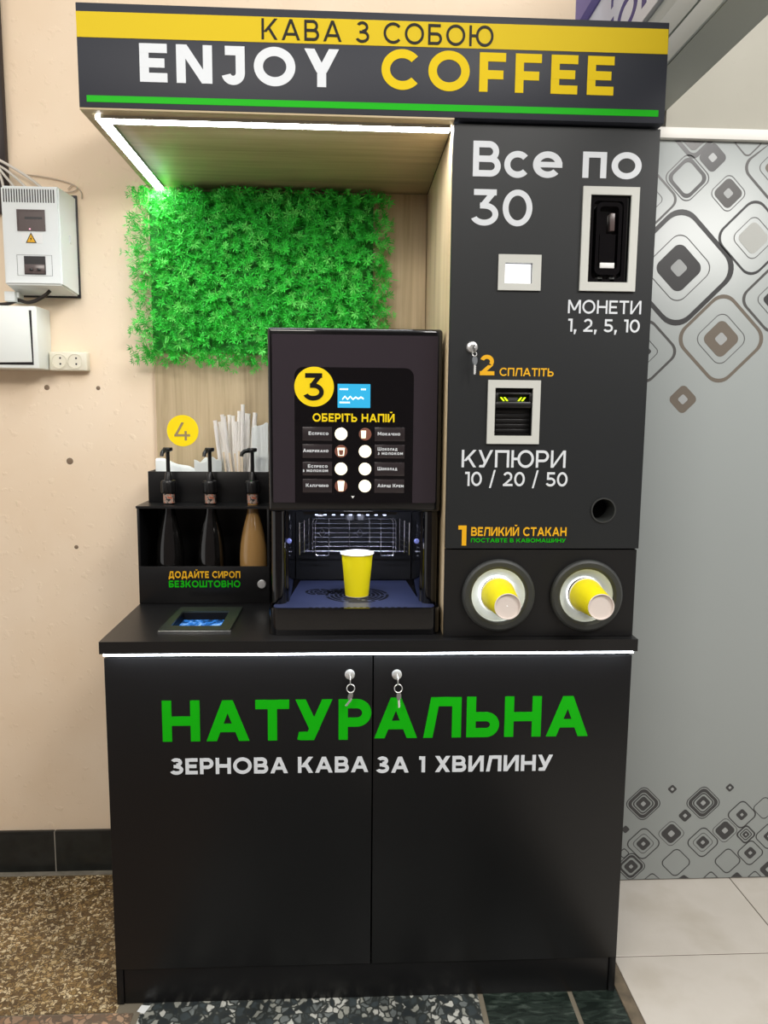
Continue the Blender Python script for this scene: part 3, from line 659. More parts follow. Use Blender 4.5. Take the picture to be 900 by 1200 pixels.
lock(pc, 0.8115, YC, 1.544, 0.0125)

# ================================================================== PAPER CUPS
def cup_parts(root, mtx, inside=True):
    rb, rt, H, wl = 0.0285, 0.0395, 0.108, 0.0012
    mb = MB(); mb.lathe([(rb, 0.0), (rb + .0003, .002), (rt - .0012, H - .004)], 48, mtx, False, False); mb.build('sleeve', YCUP, root)
    mb = MB(); pr = []
    for i in range(9): a = 2 * pi * i / 8; pr.append((rt - .0004 + .0017 * cos(a), H - .003 + .0017 * sin(a)))
    mb.lathe(pr, 48, mtx, False, False); mb.lathe([(rt - .0022, H - .003), (rb - wl, .006), (0.0005, .006)], 48, mtx, False, False); mb.build('rim_and_lining', WCUP, root, fix=False)
    mb = MB(); mb.lathe([(rb - .0006, 0.0), (rb - .0016, 0.0002), (rb - .0026, .005), (0.0005, .005)], 48, mtx, False, False); 
    pr = [(rb - .0009 + .0012 * cos(2 * pi * i / 8), .0006 + .0012 * sin(2 * pi * i / 8)) for i in range(9)]; mb.lathe(pr, 48, mtx, False, False); mb.build('base_disc', CUPEND, root)
ZT = 0.9555
c = thing('paper_cup', 'yellow paper cup standing upright on the coffee machine drip tray', 'cup', (0.5665, 0.16, ZT)); cup_parts(c, Matrix.Translation((0.5665, 0.16, ZT + .0008)))
for cx, cz, lab in ((0.8845, 0.9935, 'yellow paper cup sticking bottom first out of the dispenser ring nearer the coffee machine'), (1.087, 0.992, 'yellow paper cup sticking bottom first out of the dispenser ring farther from the coffee machine')):
    c = thing('paper_cup', lab, 'cup', (cx, -0.1, cz), 'cups in the dispenser rings')
    cup_parts(c, Matrix.Translation((cx, -0.102, cz)) @ Matrix.Rotation(-pi / 2, 4, 'X'))

# ================================================================== KEYS
def key_set(x, y, z, lab, plastic=False, tilt=0.0, ln=0.032, grp='keys hanging in the locks'):
    k = thing('key_ring', lab, 'keys', (x, y - .012, z), grp)
    mb = MB(); mb.box(x - .0011, x + .0011, y - .0200, y - .0105, z - .004, z + .004, .0005)
    mb.lathe([(.0095, -.0011), (.0095, .0011)], 24, Matrix.Translation((x + .001, y - .0245, z - .0055)) @ Matrix.Rotation(pi / 2, 4, 'Y')); mb.build('inserted_key', STEELD if plastic else CHROME, k)
    rz = z - .0245 if not plastic else z - .016; rr = .0088 if not plastic else .0045
    mb = MB(); mb.tube([(x + .002 + rr * cos(a), y - .0255 + .002 * sin(a), rz + rr * sin(a)) for a in [2 * pi * i / 24 for i in range(24)]], .0011, 8, True); mb.build('ring', CHROME, k)
    T = Matrix.Translation((x + .003, y - .0255, rz - rr)) @ Matrix.Rotation(tilt, 4, 'Y') @ Matrix.Rotation(0.5, 4, 'Z')
    mb = MB(); mb.bm(_kh(.0062, .010), T); mb.build('key_head', mat('grey_key_plastic', (120, 124, 128), 0.4) if plastic else STEELD, k)
    T2 = Matrix.Translation((x + .003, y - .0255, rz - rr - .0165)) @ Matrix.Rotation(tilt * 3, 4, 'Y') @ Matrix.Rotation(0.5, 4, 'Z')
    mb = MB(); mb.box(-.0022, .0022, -.0009, .0009, -ln * .62, .002, .0004, 1, T2)
    for i in range(4): mb.box(.0018, .0031, -.0008, .0008, -ln * .52 + i * .004, -ln * .52 + i * .004 + .0022, 0, 1, T2)
    mb.build('key_blade', CHROME, k)
    return k
def _kh(r, h):
    bm = bmesh.new(); bmesh.ops.create_cone(bm, cap_ends=True, segments=20, radius1=1, radius2=1, depth=1)
    for q in bm.verts: q.co = Vector((q.co.x * r, q.co.z * .0022, q.co.y * h - h * .9))
    return bm
key_set(0.549, 0.0, 0.811, 'silver keys on a ring hanging from the lock of the door reading НАТУР', tilt=0.22)
key_set(0.656, 0.0, 0.810, 'silver keys on a ring hanging from the lock of the door reading АЛЬНА', tilt=-0.02)
key_set(0.8115, YC, 1.544, 'small key with grey head hanging in the payment column lock', True, 0.0, 0.036)

# ================================================================== COFFEE MACHINE
YM = 0.065; MX0, MX1 = 0.3635, 0.7545
cm = thing('coffee_machine', 'gloss black automatic coffee machine with yellow number 3 and lit buttons', 'coffee machine', (0.559, 0.25, 0.8952))
mb = MB()
mb.box(0.368, 0.751, 0.115, 0.45, 1.172, 1.580, 0.006); mb.box(0.368, 0.405, 0.10, 0.49, 0.8955, 1.174, 0.004); mb.box(0.714, 0.751, 0.10, 0.49, 0.8955, 1.174, 0.004); 
mb.build('housing', GLOSS, cm)
mb = MB(); mb.box(0.4055, 0.7135, 0.345, 0.45, 0.8955, 1.1715); mb.build('bay_back', mat('matt_black_back', (10, 10, 11), 0.6, spec=0.25), cm)
mb = MB(); mb.box(0.3632, 0.7555, YM, 0.115, 1.1745, 1.588, 0.008, 4); dm = mb.build('door', GLOSS, cm)
mb = MB(); mb.poly(rrect(0.3735, 0.7445, 1.196, 1.5725, .003), front(YM), 0.0015); mb.build('door_glass', GLASSDOOR, dm, smooth=0)
mb = MB(); mb.poly([(0.423, 1.1962), (0.691, 1.1962)] + [(0.691 - .02 + .02 * cos(radians(a)), 1.501 - .02 + .02 * sin(radians(a))) for a in range(0, 91, 15)] + [(0.423 + .02 - .02 * sin(radians(a)), 1.501 - .02 + .02 * cos(radians(a))) for a in range(0, 91, 15)], front(YM - .0015), 0.0006)
mb.build('inner_glass', GLASSIN, dm, smooth=0)
YG = YM - .0021
mb = MB(); mb.poly(circ(0.467, 1.4575, 0.0442, 64), front(YG), 0.0006); mb.build('number_disc', BRIGHTY, dm, smooth=0)
lettering('3', 0.4435, 0.4885, 1.4275, 1.4875, YG - .0006, INK, dm, 'dark digit 3', 0.17, 0.1, 'digit')
mb = MB(); mb.box(0.5195, 0.593, YG - .001, YG + .0005, 1.4115, 1.4645); mb.build('screen', SCREENC, dm)
mb = MB()
for (x, z, ww) in ((0.524, 1.451, .022), (0.572, 1.451, .014), (0.524, 1.4215, .024)):
    for i in range(int(ww / .004)): mb.poly(rect(x + i * .004, x + i * .004 + .003, z, z + .0035), front(YG - .001), .0003)
pts = [(0.530 + .006 * i, 1.4335 + .0035 * (1 if i % 2 else -1) * (0.9 if i < 5 else .5)) for i in range(9)]
for a, b in zip(pts, pts[1:]): mb.poly([(a[0], a[1] - .0018), (b[0], b[1] - .0018), (b[0], b[1] + .0018), (a[0], a[1] + .0018)], front(YG - .001), .0003)
mb.build('screen_marks', SCREENT, dm, smooth=0)
lettering('ОБЕРІТЬ НАПІЙ', 0.4635, 0.648, 1.380, 1.3985, YG, BRIGHTY, dm, 'yellow lettering', 0.2, 0.14)
zs = (1.3525, 1.3135, 1.2735, 1.2345)
Ltx = (('Еспресо',), ('Американо',), ('Еспресо', 'з молоком'), ('Капучино',)); Rtx = (('Мокачіно',), ('Шоколад', 'з молоком'), ('Шоколад',), ('Айріш Крем',))
for i, z in enumerate(zs):
    for side, cx in ((0, 0.5275), (1, 0.582)):
        full = (side, i) in ((0, 0), (0, 2), (1, 1), (1, 2), (1, 3))
        mb = MB(); mb.lathe([(.0142, 0), (.0142, .0008), (.0135, .0014)], 32, toY(cx, YG, z)); bt = mb.build('button', BTN if full else BTNPIC, dm)
        if not full:
            mb = MB()
            if (side, i) == (0, 1): mb.band([(cx - .0085, z + .008), (cx - .0065, z - .010), (cx + .0065, z - .010), (cx + .0085, z + .008)], [(cx - .0055, z + .003), (cx - .004, z - .0085), (cx + .004, z - .0085), (cx + .0055, z + .003)], front(YG - .0014), .0002)
            elif (side, i) == (0, 3): mb.poly([(cx - .008, z + .0115), (cx - .0055, z - .0115), (cx + .0055, z - .0115), (cx + .008, z + .0115)], front(YG - .0014), .0002)
            else: mb.poly([(cx - .0095, z + .008), (cx - .0085, z - .009), (cx + .001, z - .009), (cx + .002, z + .008)], front(YG - .0014), .0002)
            mb.build('button_picture', BTN, bt, smooth=0)
        x0, x1 = (0.4405, 0.507) if side == 0 else (0.6035, 0.672)
        mb = MB(); mb.box(x0, x1, YG - .0008, YG + .0002, z - .0155, z + .0155, .0003); mb.build('button_plate', BTNLABEL, dm)
        tx = (Ltx, Rtx)[side][i]; n = len(tx); mb = MB()
        for k, s_ in enumerate(tx):
            ww = min(.060, .0064 * len(s_)); xa = x0 + .011 if side == 0 else x0 + .007
            if side == 0: xa = x1 - .008 - ww if n == 1 else x1 - .012 - ww * .95
            zc = z - .0025 + (n - 1) * .0048 - k * .0096
            write(mb, s_, xa, xa + ww, zc, zc + .0078, front(YG - .0008), 0.2, 0.16, 0.0003, 6)
        mb.build('button_text', WHITEV, dm, smooth=0)
mb = MB(); mb.poly([(0.5505, 1.2115), (0.5585, 1.2115), (0.5545, 1.206)], front(YG), .0003); mb.build('arrow_mark', STICKERW, dm, smooth=0)
# bay
for x in (0.3825, 0.7365):
    mb = MB(); mb.lathe([(0.0175, 0.955), (0.0175, 1.173)], 28, Matrix.Translation((x, 0.094, 0))); mb.build('bay_post', GLOSS, cm)
for x in (0.406, 0.706):
    mb = MB(); mb.lathe([(.006, 0), (.006, .002), (.004, .0045)], 20, toY(x, 0.10, 1.101)); mb.build('side_light', BLUELED, cm)
mb = MB()
xs_ = [0.451, 0.457, 0.495, 0.548, 0.600, 0.630, 0.6645, 0.670]
zz = [1.126 - .0122 * k for k in range(8)]
for z in zz: mb.tube([(0.452, 0.30, z), (0.670, 0.30, z)], .0011, 6)
for x in (0.495, 0.548, 0.600, 0.630): mb.tube([(x, 0.2985, 1.128), (x, 0.2985, 1.040)], .0013, 6)
for x, s_ in ((0.452, 1), (0.459, 1), (0.670, -1), (0.663, -1)): mb.tube([(x, 0.30, 1.036), (x, 0.30, 1.115), (x + s_ * .003, 0.30, 1.124), (x + s_ * .010, 0.30, 1.128)], .0014, 6)
for a, b in ((0.460, 0.494), (0.630, 0.664)): mb.tube([(a, .2985, 1.04), (a, .2985, 1.031), (a + .003, .2985, 1.029), (b - .003, .2985, 1.029), (b, .2985, 1.031), (b, .2985, 1.04)], .0013, 6)
for cx in (0.477, 0.575):
    mb.tube([(cx - .018, .297, 1.088), (cx - .009, .297, 1.088), (cx, .297, 1.100), (cx + .009, .297, 1.088), (cx + .018, .297, 1.088)], .0012, 6); mb.tube([(cx - .018, .297, 1.088), (cx - .009, .297, 1.088), (cx, .297, 1.076), (cx + .009, .297, 1.088)], .0012, 6)
mb.tube([(0.43, .30, 1.040), (0.70, .30, 1.040)], .0012, 6)
for sx in (0, 1):
    for k in range(7):
        z = 1.122 - .0125 * k; xa = 0.442 if sx == 0 else 0.680; xb = 0.422 if sx == 0 else 0.700
        mb.tube([(xa, .30, z), (xb, .235, z)], .001, 6)
    for f in (0, .5, 1): mb.tube([((xa + (xb - xa) * f), .30 - .065 * f, 1.126), ((xa + (xb - xa) * f), .30 - .065 * f, 1.042)], .0011, 6)
mb.build('wire_rack', mat('chrome_wire', (215, 215, 220), 0.25, metal=1.0), cm)
mb = MB(); mb.box(0.44, 0.66, 0.10, 0.125, 1.1635, 1.172); 
mb.lathe([(.010, 1.142), (.012, 1.172)], 20, Matrix.Translation((0.548, 0.17, 0))); mb.lathe([(.010, 1.142), (.012, 1.172)], 20, Matrix.Translation((0.575, 0.17, 0)))
mb.build('spout_block', PLASTICB, cm)
mb = MB()
for k in range(9): mb.lathe([(.0035, 1.1615), (.0035, 1.1635)], 12, Matrix.Translation((0.47 + .02 * k, 0.108, 0)))
o = mb.build('bay_lamps', mat('cool_lamp', (230, 236, 255), 0.4, emit=9.0, ecol=(196, 208, 255)), cm)
mb = MB(); mb.lathe([(.0105, 1.135), (.0105, 1.150)], 20, Matrix.Translation((0.4715, 0.29, 0))); mb.build('nozzle', CHROME, cm)
bay = bpy.data.lights.new('bay_lamp_light', 'AREA'); bay.shape = 'RECTANGLE'; bay.size = 0.2; bay.size_y = 0.02; bay.energy = 1.1; bay.color = (0.75, 0.8, 1.0)
bo = bpy.data.objects.new('bay_lamp_light', bay); COL.objects.link(bo); bo.location = (0.56 - cm.location.x, 0.13 - cm.location.y, 1.1605 - cm.location.z); bo.rotation_euler = (radians(25), 0, 0); bo.parent = cm
# drip tray
mb = MB(); prof = rrect(MX0 - .0005, MX1 + .0005, 0.025, 0.34, .022, 8); mb.poly(prof, upward(0.8956), 0.0525)
mb.band(rrect(MX0 - .0005, MX1 + .0005, 0.025, 0.34, .022, 8), rrect(MX0 + .006, MX1 - .006, 0.0325, 0.335, .018, 8), upward(0.948), 0.0095)
dt = mb.build('drip_tray', GLOSS, cm, smooth=40)
mb = MB(); mb.poly([(MX0 + .0085, .060), (MX0 + .018, .036), (MX1 - .018, .036), (MX1 - .0085, .060), (MX1 - .012, .10), (0.712, .15), (0.70, .33), (0.418, .33), (0.405, .15), (MX0 + .012, .10)], upward(0.9482), 0.0068)
tp = mb.build('tray_plate', mat('tray_painted_blue_light', (48, 54, 80), 0.28, spec=0.6), dt, smooth=0)  # blue in this base colour imitates cool lamp light on the tray
mb = MB()
for cx, cy, R, n in ((0.567, 0.165, .078, 7), (0.47, 0.20, .032, 3), (0.52, 0.205, .03, 3)):
    for k in range(n):
        r1 = R * (k + 1) / n; r0 = r1 - R / n * .62
        for q in range(6):
            a0 = 2 * pi * q / 6 + .08 + .2 * k; aa = [a0 + (2 * pi / 6 - .16) * i / 5 for i in range(6)]
            mb.band([(cx + r1 * cos(a), cy + r1 * sin(a)) for a in aa], [(cx + r0 * cos(a), cy + r0 * sin(a)) for a in aa], upward(0.955), 0.0003, False)
mb.build('drain_rosette', BLACKIN, dt, smooth=0, fix=True)
mb = MB()
for k in range(16): mb.poly(rrect(0.455 + .0145 * k, 0.463 + .0145 * k, .040, .046, .002, 2), upward(0.955), .0003)
mb.build('drain_slots', BLACKIN, dt, smooth=0, fix=True)

# ================================================================== SYRUP STAND
YS = 0.32
sy = thing('syrup_stand', 'black open fronted syrup stand with amber and green lettering, beside the coffee machine', 'stand', (0.167, 0.42, 0.8952))
BX = (0.070, 0.179, 0.2905); YB = 0.362
mb = MB()
mb.box(-0.004, 0.002, YS, 0.53, 0.8958, 1.149, .0004); mb.box(0.332, 0.338, YS, 0.53, 0.8958, 1.149, .0004); mb.box(0.002, 0.332, 0.524, 0.53, 0.8958, 1.149); mb.box(0.002, 0.332, YS, 0.524, 0.8958, 0.9015)
mb.build('case', LAMINATE, sy)
mb = MB(); mb.plate(rect(-0.006, 0.340, YS - .002, 0.532), [circ(x, YB, .0165, 28) for x in BX], upward(1.149), 0.006); mb.build('shelf', LAMTOP, sy, smooth=20)
mb = MB(); mb.box(-0.003, 0.337, YS - .004, YS + .002, 0.8985, 0.996, .0005); pf = mb.build('front_panel', LAMINATE, sy)
lettering('ДОДАЙТЕ СИРОП', 0.0745, 0.261, 0.9655, 0.9835, YS - .004, ORANGEV, pf, 'amber lettering', 0.21, 0.14)
lettering('БЕЗКОШТОВНО', 0.0745, 0.261, 0.9405, 0.9585, YS - .004, GREENV, pf, 'green lettering', 0.21, 0.14)
mb = MB(); mb.lathe([(.0115, 0), (.0115, .003), (.010, .005), (.004, .0055), (.004, .0045)], 24, toY(0.317, YS - .004, 0.949)); mb.box(.316, .318, YS - .011, YS - .009, .945, .953); mb.build('lock', CHROME, pf)
mb = MB(); mb.box(0.007, 0.333, 0.400, 0.406, 1.1552, 1.239, .0005); mb.box(0.007, 0.013, 0.406, 0.53, 1.1552, 1.239); mb.box(0.327, 0.333, 0.406, 0.53, 1.1552, 1.239); mb.box(0.013, 0.327, 0.524, 0.53, 1.1552, 1.239); mb.box(0.013, 0.327, 0.406, 0.524, 1.1552, 1.159)
mb.build('upper_bin', LAMINATE, sy)

# ================================================================== SYRUP BOTTLES
def syrup(x, m, lab, turned=False):
    z0 = 0.9018
    s = thing('syrup_bottle', lab, 'bottle', (x, YB, z0), 'pump bottles in the syrup stand')
    T = Matrix.Translation((x, YB, z0))
    R = .0365
    pr = [(R * .88, 0), (R * .98, .003), (R, .008), (R, .105), (R * .985, .125), (R * .93, .148), (R * .82, .172), (R * .68, .196), (R * .53, .216), (R * .42, .232), (.0142, .243), (.0138, .2465), (.0138, .283), (.0145, .285), (.0145, .292)]
    mb = MB(); mb.lathe(pr, 40, T); mb.build('bottle', m, s)
    mb = MB(); mb.lathe([(.0140, .2570), (.0147, .2575), (.0147, .2815), (.0140, .282)], 32, T); mb.build('neck_label', LABELM, s)
    pump = MB(); n = 28; prc = [(.0185, .284), (.0198, .286), (.0198, .313), (.018, .317), (.0115, .3185), (.0098, .329), (.0078, .337), (.0052, .340), (.0050, .395)]
    pump.lathe(prc, 32, T)
    for i in range(12):
        a = 2 * pi * i / 12; pump.box(-.0019, .0019, .0185, .0208, .287, .312, .0005, 1, T @ Matrix.Rotation(a, 4, 'Z'))
    p = pump.build('pump', PLASTICB, s)
    mb = MB()
    mb.lathe([(.0062, .392), (.0125, .395), (.0128, .401), (.0115, .4035)], 28, T)
    g = 2.3 if turned else 0.3
    R2 = T @ Matrix.Rotation(-g if not turned else -0.9, 4, 'Z')
    d = Vector((-sin(g), -cos(g), 0)) if not turned else Vector((-.86, -.5, 0))
    c0 = Vector((x, YB, z0 + .397)); mb.tube([c0, c0 + d * .012, c0 + d * .022 + Vector((0, 0, -.002)), c0 + d * .029 + Vector((0, 0, -.007)), c0 + d * .031 + Vector((0, 0, -.015))], [.0062, .006, .0056, .0052, .0048], 14)
    mb.build('pump_spout', PLASTICB, p)
    return s
syrup(BX[0], SYRUPD, 'dark syrup bottle with black pump below the round number 4 sticker')
syrup(BX[1], SYRUPD, 'dark syrup bottle with black pump, middle one of three in the stand')
syrup(BX[2], SYRUPC, 'caramel coloured syrup bottle with black pump beside the coffee machine', True)

# ================================================================== STRAWS, STIRRERS, NAPKINS in the upper bin
straws = [(.182, 1.376, .205), (.190, 1.372, .214), (.198, 1.392, .216), (.213, 1.391, .222), (.206, 1.388, .228), (.227, 1.389, .232), (.236, 1.373, .236), (.251, 1.420, .246), (.258, 1.400, .251), (.263, 1.396, .256), (.270, 1.395, .262), (.284, 1.398, .258), (.292, 1.396, .267), (.244, 1.402, .240)]
places = ['tilted farthest towards the round sticker', 'second from the sticker side of the bundle', 'third from the sticker side of the bundle', 'fifth from the sticker side of the bundle', 'fourth from the sticker side of the bundle', 'bordering the gap in the bundle', 'short one standing inside the gap of the bundle',
          'tallest of the bundle', 'just behind the tallest one', 'fourth from the napkin end of the bundle', 'third from the napkin end of the bundle', 'second from the napkin end of the bundle', 'leaning farthest towards the napkin pile', 'left of the tallest one']
for i, (xt, zt, xb) in enumerate(straws):
    y = 0.44 + 0.011 * (i % 4); yt = y + .014 * (1 if i % 2 else -.3)
    a = Vector((xb, y, 1.1605)); b = Vector((xt, yt, zt)); 
    s = thing('paper_straw', 'white paper wrapped straw in the bin, ' + places[i], 'straw', a, 'wrapped straws in the upper bin')
    d = (b - a)
    mb = MB(); mb.tube([a, a + d * .5, a + d * .93], .0056, 10); mb.build('wrapper', STRAW, s)
    mb = MB(); mb.tube([a + d * .925, a + d * .97, b], [.0051, .0050, .0056], 10, caps=True); mb.build('folded_end', STRAW, s)
sticks = [(.206, 1.292, .219), (.221, 1.290, .236), (.236, 1.288, .2445), (.247, 1.294, .2485), (.256, 1.291, .254)]
for i, (xt, zt, xb) in enumerate(sticks):
    y = 0.421 + .0035 * (i % 2)
    mb = MB(); T = Matrix.Translation((xb, y, 1.1605)) @ Matrix.Rotation(math.atan2(xt - xb, zt - 1.1605), 4, 'Y')
    mb.box(-.0028, .0028, -.0008, .0008, 0, zt - 1.1605, .0006, 2, T)
    o = mb.build('wooden_stirrer', STICK, loc=(xb, y, 1.1605)); tag(o, 'thin pale wooden stirrer before the straws, ' + ['first from the sticker side', 'second from the sticker side', 'middle one of five', 'fourth from the sticker side', 'nearest the caramel bottle pump'][i], 'stirrer', 'stirrers in the upper bin')
def napkins(name, lab, x0, x1, y0, y1, z0, z1, n, tilt, seed, wav):
    rn = random.Random(seed); mb = MB()
    for k in range(n):
        f = k / (n - 1); nx = 12; top = []
        for i in range(nx + 1):
            u = i / nx; top.append((x0 + (x1 - x0) * u, z1 - wav * abs(sin(u * 5.0 + f * 2 + seed)) - tilt * u - rn.uniform(0, .003)))
        y = y0 + (y1 - y0) * f; th = (y1 - y0) / n * .6
        vs = []; fs = []
        for (x, z) in top:
            b_ = .003 * sin(x * 60 + k); vs += [(x, y + b_, z0), (x, y + b_ + rn.uniform(-.002, .002), z), (x, y + th + b_, z), (x, y + th + b_, z0)]
        for i in range(nx):
            q = 4 * i; fs += [(q, q + 4, q + 5, q + 1), (q + 1, q + 5, q + 6, q + 2), (q + 2, q + 6, q + 7, q + 3), (q + 3, q + 7, q + 4, q)]
        fs += [(0, 1, 2, 3), (4 * nx + 3, 4 * nx + 2, 4 * nx + 1, 4 * nx)]
        mb.add(vs, fs)
    o = mb.build(name, NAPKIN, loc=((x0 + x1) / 2, (y0 + y1) / 2, z0), smooth=50); tag(o, lab, 'napkins')
mb = MB()
rn = random.Random(9)
for k in range(7):
    nx = 14; f = k / 6; vs = []; fs = []
    for i in range(nx + 1):
        u = i / nx; x = .022 + u * .105; z = 1.268 - .03 * u ** 1.5 - .0045 * k + .003 * sin(u * 9 + k)
        for (yy, zz_) in ((.425 + .012 * k, z - .004), (.428 + .012 * k, z + .003), (.436 + .012 * k, z + .004), (.440 + .012 * k, z - .002), (.436 + .012 * k, 1.16), (.426 + .012 * k, 1.16)): vs.append((x, yy, zz_))
    for i in range(nx):
        for j in range(6): a = i * 6 + j; b = i * 6 + (j + 1) % 6; fs.append((a, b, b + 6, a + 6))
    fs += [tuple(reversed(range(6))), tuple(nx * 6 + j for j in range(6))]
    mb.add(vs, fs)
tag(mb.build('napkin_bundle', NAPKIN, loc=(.075, .46, 1.16), smooth=60, fix=True), 'smooth folded white napkins lying in the bin under the number 4 sticker', 'napkins')
napkins('napkin_bundle', 'crumpled ruffled white napkins in the bin behind the middle pump', .125, .200, .425, .50, 1.1605, 1.272, 9, -.012, 3, .014)
napkins('napkin_pile', 'tall pile of white napkins in the bin beside the coffee machine', .283, .326, .425, .515, 1.1605, 1.362, 14, -.012, 5, .004)

# ================================================================== ELECTRIC METER BOX, JUNCTION BOX, SOCKET, CABLES
em = thing('electric_meter_box', 'pale plastic electric meter box with two windows and warning sticker', 'meter box', (-0.283, 0.5, 1.72))
mb = MB(); bm = bmesh.new(); bmesh.ops.create_cube(bm, size=1)
for q in bm.verts:
    f = q.co.y < 0
    x = (-0.3585 if q.co.x < 0 else -0.211) if f else (-0.372 if q.co.x < 0 else -0.206); z = (1.727 if q.co.z < 0 else 1.976) if f else (1.715 if q.co.z < 0 else 1.979)
    q.co = Vector((x, 0.44 if f else 0.551, z))
bmesh.ops.bevel(bm, geom=[e for e in bm.edges if min(v.co.y for v in e.verts) < .45], offset=.004, segments=2, affect='EDGES'); mb.bm(bm); mb.build('case', METERW, em)
mb = MB(); mb.box(-0.376, -0.202, 0.551, 0.557, 1.71, 1.984, .001); mb.build('back_plate', BREAK, em)
mb = MB()
for k in range(20): mb.poly(rect(-0.3525 + .0067 * k, -0.3495 + .0067 * k, 1.935, 1.968), front(0.44), .0006)
mb.build('vent_slots', BREAK, em, smooth=0)
mb = MB(); mb.band(rect(-.320, -.248, 1.863, 1.917), rect(-.3165, -.2515, 1.8665, 1.9135), front(.44), .002); mb.poly(rect(-.3165, -.2515, 1.8665, 1.9135), front(.44), .0008); wn = mb.build('meter_window', METERD, em, smooth=0)
mb = MB(); mb.poly(rect(-.300, -.255, 1.893, 1.899), front(.4392), .0004); mb.build('meter_scale', BREAK, wn, smooth=0)
mb = MB(); mb.lathe([(.002, 0), (.0015, .0015)], 10, toY(-.288, .4392, 1.868)); mb.build('meter_lamp', mat('pink_lamp', (255, 170, 190), .4, emit=1.5), wn)
mb = MB(); mb.poly(rect(-.310, -.257, 1.832, 1.858), front(.44), .0005); sk = mb.build('sticker', STICKERW, em, smooth=0)
mb = MB(); mb.poly([(-.300, 1.833), (-.272, 1.833), (-.286, 1.860)], front(.4395), .0004); mb.cm = 1; mb.poly([(-.2965, 1.835), (-.2755, 1.835), (-.286, 1.8553)], front(.4391), .0004)
mb.cm = 0; mb.poly([(-.2845, 1.850), (-.289, 1.8425), (-.2862, 1.8425), (-.2885, 1.8368), (-.2832, 1.8445), (-.286, 1.8445)], front(.4387), .0003); mb.build('warning_triangle', [DARKV, WARN], sk, smooth=0)
mb = MB(); mb.band(rect(-.325, -.235, 1.750, 1.803), rect(-.3245, -.2355, 1.7505, 1.8025), front(.44), .0008); mb.build('hatch_outline', RUBBER, em, smooth=0)
mb = MB(); mb.poly(rect(-.307, -.252, 1.753, 1.800), front(.44), .0007); bw = mb.build('breaker_window', BREAK, em, smooth=0)
mb = MB(); mb.box(-.3055, -.2535, .4360, .4393, 1.755, 1.779, .001); mb.build('breaker', METERD, bw)
mb = MB(); mb.box(-.292, -.284, .4335, .436, 1.762, 1.768, .0008); mb.box(-.272, -.264, .4335, .436, 1.762, 1.768, .0008); mb.build('breaker_switch', BREAK, bw)
mb = MB(); mb.box(-.2085, -.2055, .500, .514, 1.846, 1.868, .001); mb.build('side_latch', METERW, em)
mb = MB(); mb.box(-.378, -.350, .475, .535, 1.689, 1.7145, .002); mb.box(-.350, -.343, .485, .50, 1.70, 1.7145, .001); tag(mb.build('cable_gland', METERW, loc=(-.364, .50, 1.689)), 'small white cable gland under the electric meter box', 'cable fitting')
jb = thing('junction_box', 'white steel junction box with ajar door under the electric meter', 'junction box', (-0.40, 0.5, 1.51))
mb = MB(); mb.box(-.53, -.290, .462, .557, 1.511, 1.6755, .0025); mb.build('case', BOXW, jb)
mb = MB(); T = Matrix.Translation((-.52, .4605, 1.523)) @ Matrix.Rotation(radians(-1.2), 4, 'Y'); mb.box(0, .214, -.004, 0, 0, .138, .001, 2, T); mb.build('door', BOXW, jb)
mb = MB(); mb.poly([(-.522, 1.520), (-.3035, 1.520), (-.3035, 1.664), (-.522, 1.664)], front(.462), .0006); mb.build('door_gap', BREAK, jb, smooth=0)
sk = thing('double_socket', 'ivory double power socket on the peach wall beside the junction box', 'socket', (-.235, .54, 1.51))
mb = MB(); mb.box(-.288, -.184, .527, .557, 1.509, 1.561, .004, 3); mb.build('plate', SOCKETW, sk)
for cx in (-.2595, -.2160):
    mb = MB(); mb.lathe([(.0205, 0), (.0215, .0015), (.0195, .002), (.0185, -.0), (.0180, .0008), (.0005, .0008)], 32, toY(cx, .527, 1.535), True, False); so = mb.build('socket_well', SOCKETW, sk)
    mb = MB()
    for dz in (-.0075, .0085): mb.lathe([(.0027, .0008), (.0027, .0012)], 14, toY(cx + .003, .527, 1.535 + dz))
    mb.build('pin_hole', BREAK, so)
def bez(p, n=24):
    out = []; P_ = [Vector(q) for q in p]; P_ = [P_[0]] + P_ + [P_[-1]]
    for i in range(1, len(P_) - 2):
        for k in range(n):
            t = k / n; a, b, c, d = P_[i - 1:i + 3]; out.append(.5 * ((2 * b) + (c - a) * t + (2 * a - 5 * b + 4 * c - d) * t * t + (3 * b - a - 3 * c + d) * t ** 3))
    out.append(P_[-2]); return out
def cable(name, pts, r, m, lab, cat='cable', grp=None):
    mb = MB(); mb.tube(bez(pts, 10), r, 8); tag(mb.build(name, m, loc=pts[0], smooth=60), lab, cat, grp)
Yc = .535
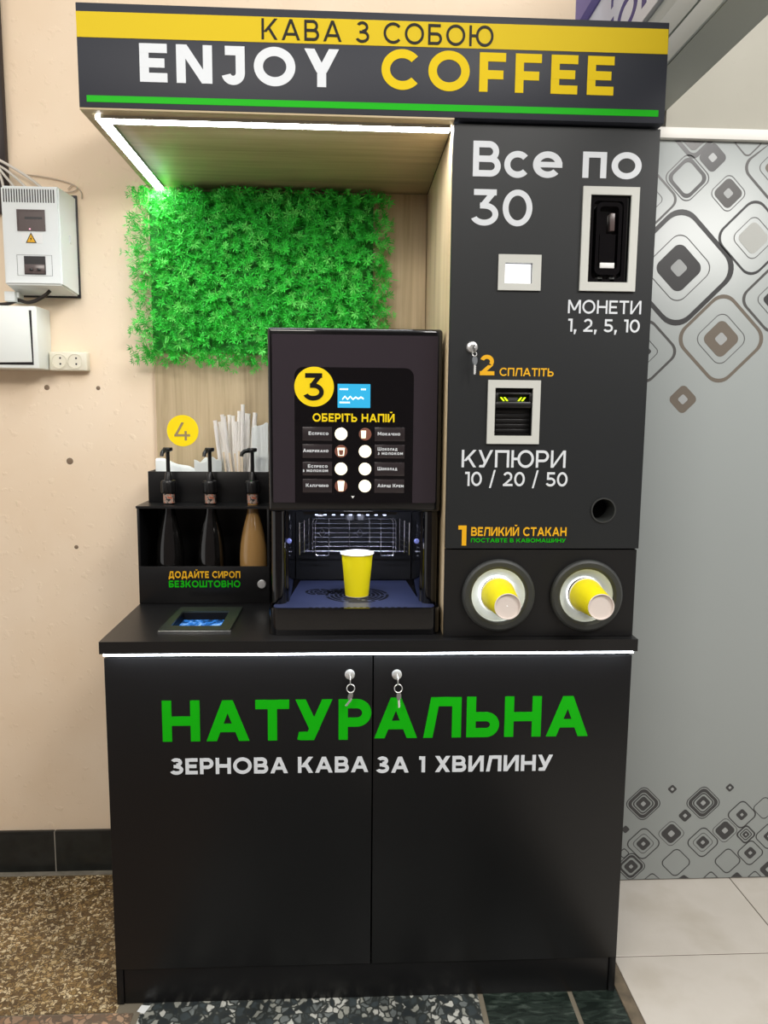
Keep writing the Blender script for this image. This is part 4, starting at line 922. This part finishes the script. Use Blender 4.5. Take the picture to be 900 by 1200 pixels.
cable('hanging_cable', [(-.372, .50, 2.62), (-.379, .50, 2.45), (-.3845, .50, 2.30), (-.3805, .50, 2.20), (-.384, .50, 2.12), (-.394, .50, 2.06)], .0042, CABLEW, 'white cable hanging down the dark trim at the wall corner')
for i, (pts, r) in enumerate([([(-.40, .505, 2.065), (-.36, .51, 2.045), (-.31, .515, 2.015), (-.27, .52, 1.982)], .0036), ([(-.40, .522, 2.052), (-.365, .51, 2.03), (-.33, .515, 2.0), (-.315, .52, 1.982)], .0034), ([(-.402, .51, 2.055), (-.375, .51, 2.02), (-.355, .515, 1.995), (-.345, .52, 1.98)], .0034), ([(-.402, .515, 2.05), (-.388, .515, 2.02), (-.38, .515, 1.98), (-.377, .52, 1.94)], .0034)]):
    cable('supply_cable', pts, r, CABLEW, ['longest white cable fanning into the top of the meter box', 'second white cable in the fan above the meter box', 'third short white cable in the fan above the meter box', 'steepest white cable running behind the edge of the meter box'][i], grp='cables entering the meter box')
cable('thin_wire', [(-.335, .551, 2.035), (-.30, .551, 2.032), (-.25, .551, 2.024), (-.21, .551, 2.012), (-.19, .551, 1.995), (-.188, .551, 1.975)], .0018, CABLEG, 'thin beige wire looping on the wall above the meter box')
cable('thin_wire', [(-.26, .551, 1.995), (-.225, .551, 1.992), (-.20, .551, 2.0), (-.21, .551, 2.012), (-.225, .551, 2.0)], .0016, CABLEG, 'short curled beige wire end at the meter box corner')
cable('power_cable', [(-.262, .49, 1.720), (-.275, .485, 1.706), (-.30, .485, 1.692), (-.325, .49, 1.688), (-.35, .495, 1.694), (-.378, .50, 1.6855), (-.41, .50, 1.682)], .0048, CABLEB, 'black cable sagging between meter box and junction box')

# small paper scrap by the plinth
mb = MB(); mb.poly([(0.052, -.022), (0.070, -.030), (0.079, -.006), (0.058, -.003)], upward(0.0002), .0008)
tag(mb.build('paper_scrap', STICKERW, loc=(.065, -.015, 0), smooth=0), 'tiny white paper scrap on the floor at the cabinet plinth', 'paper')

for o in scn.objects:
    if 'org_' in o: del o['org_']
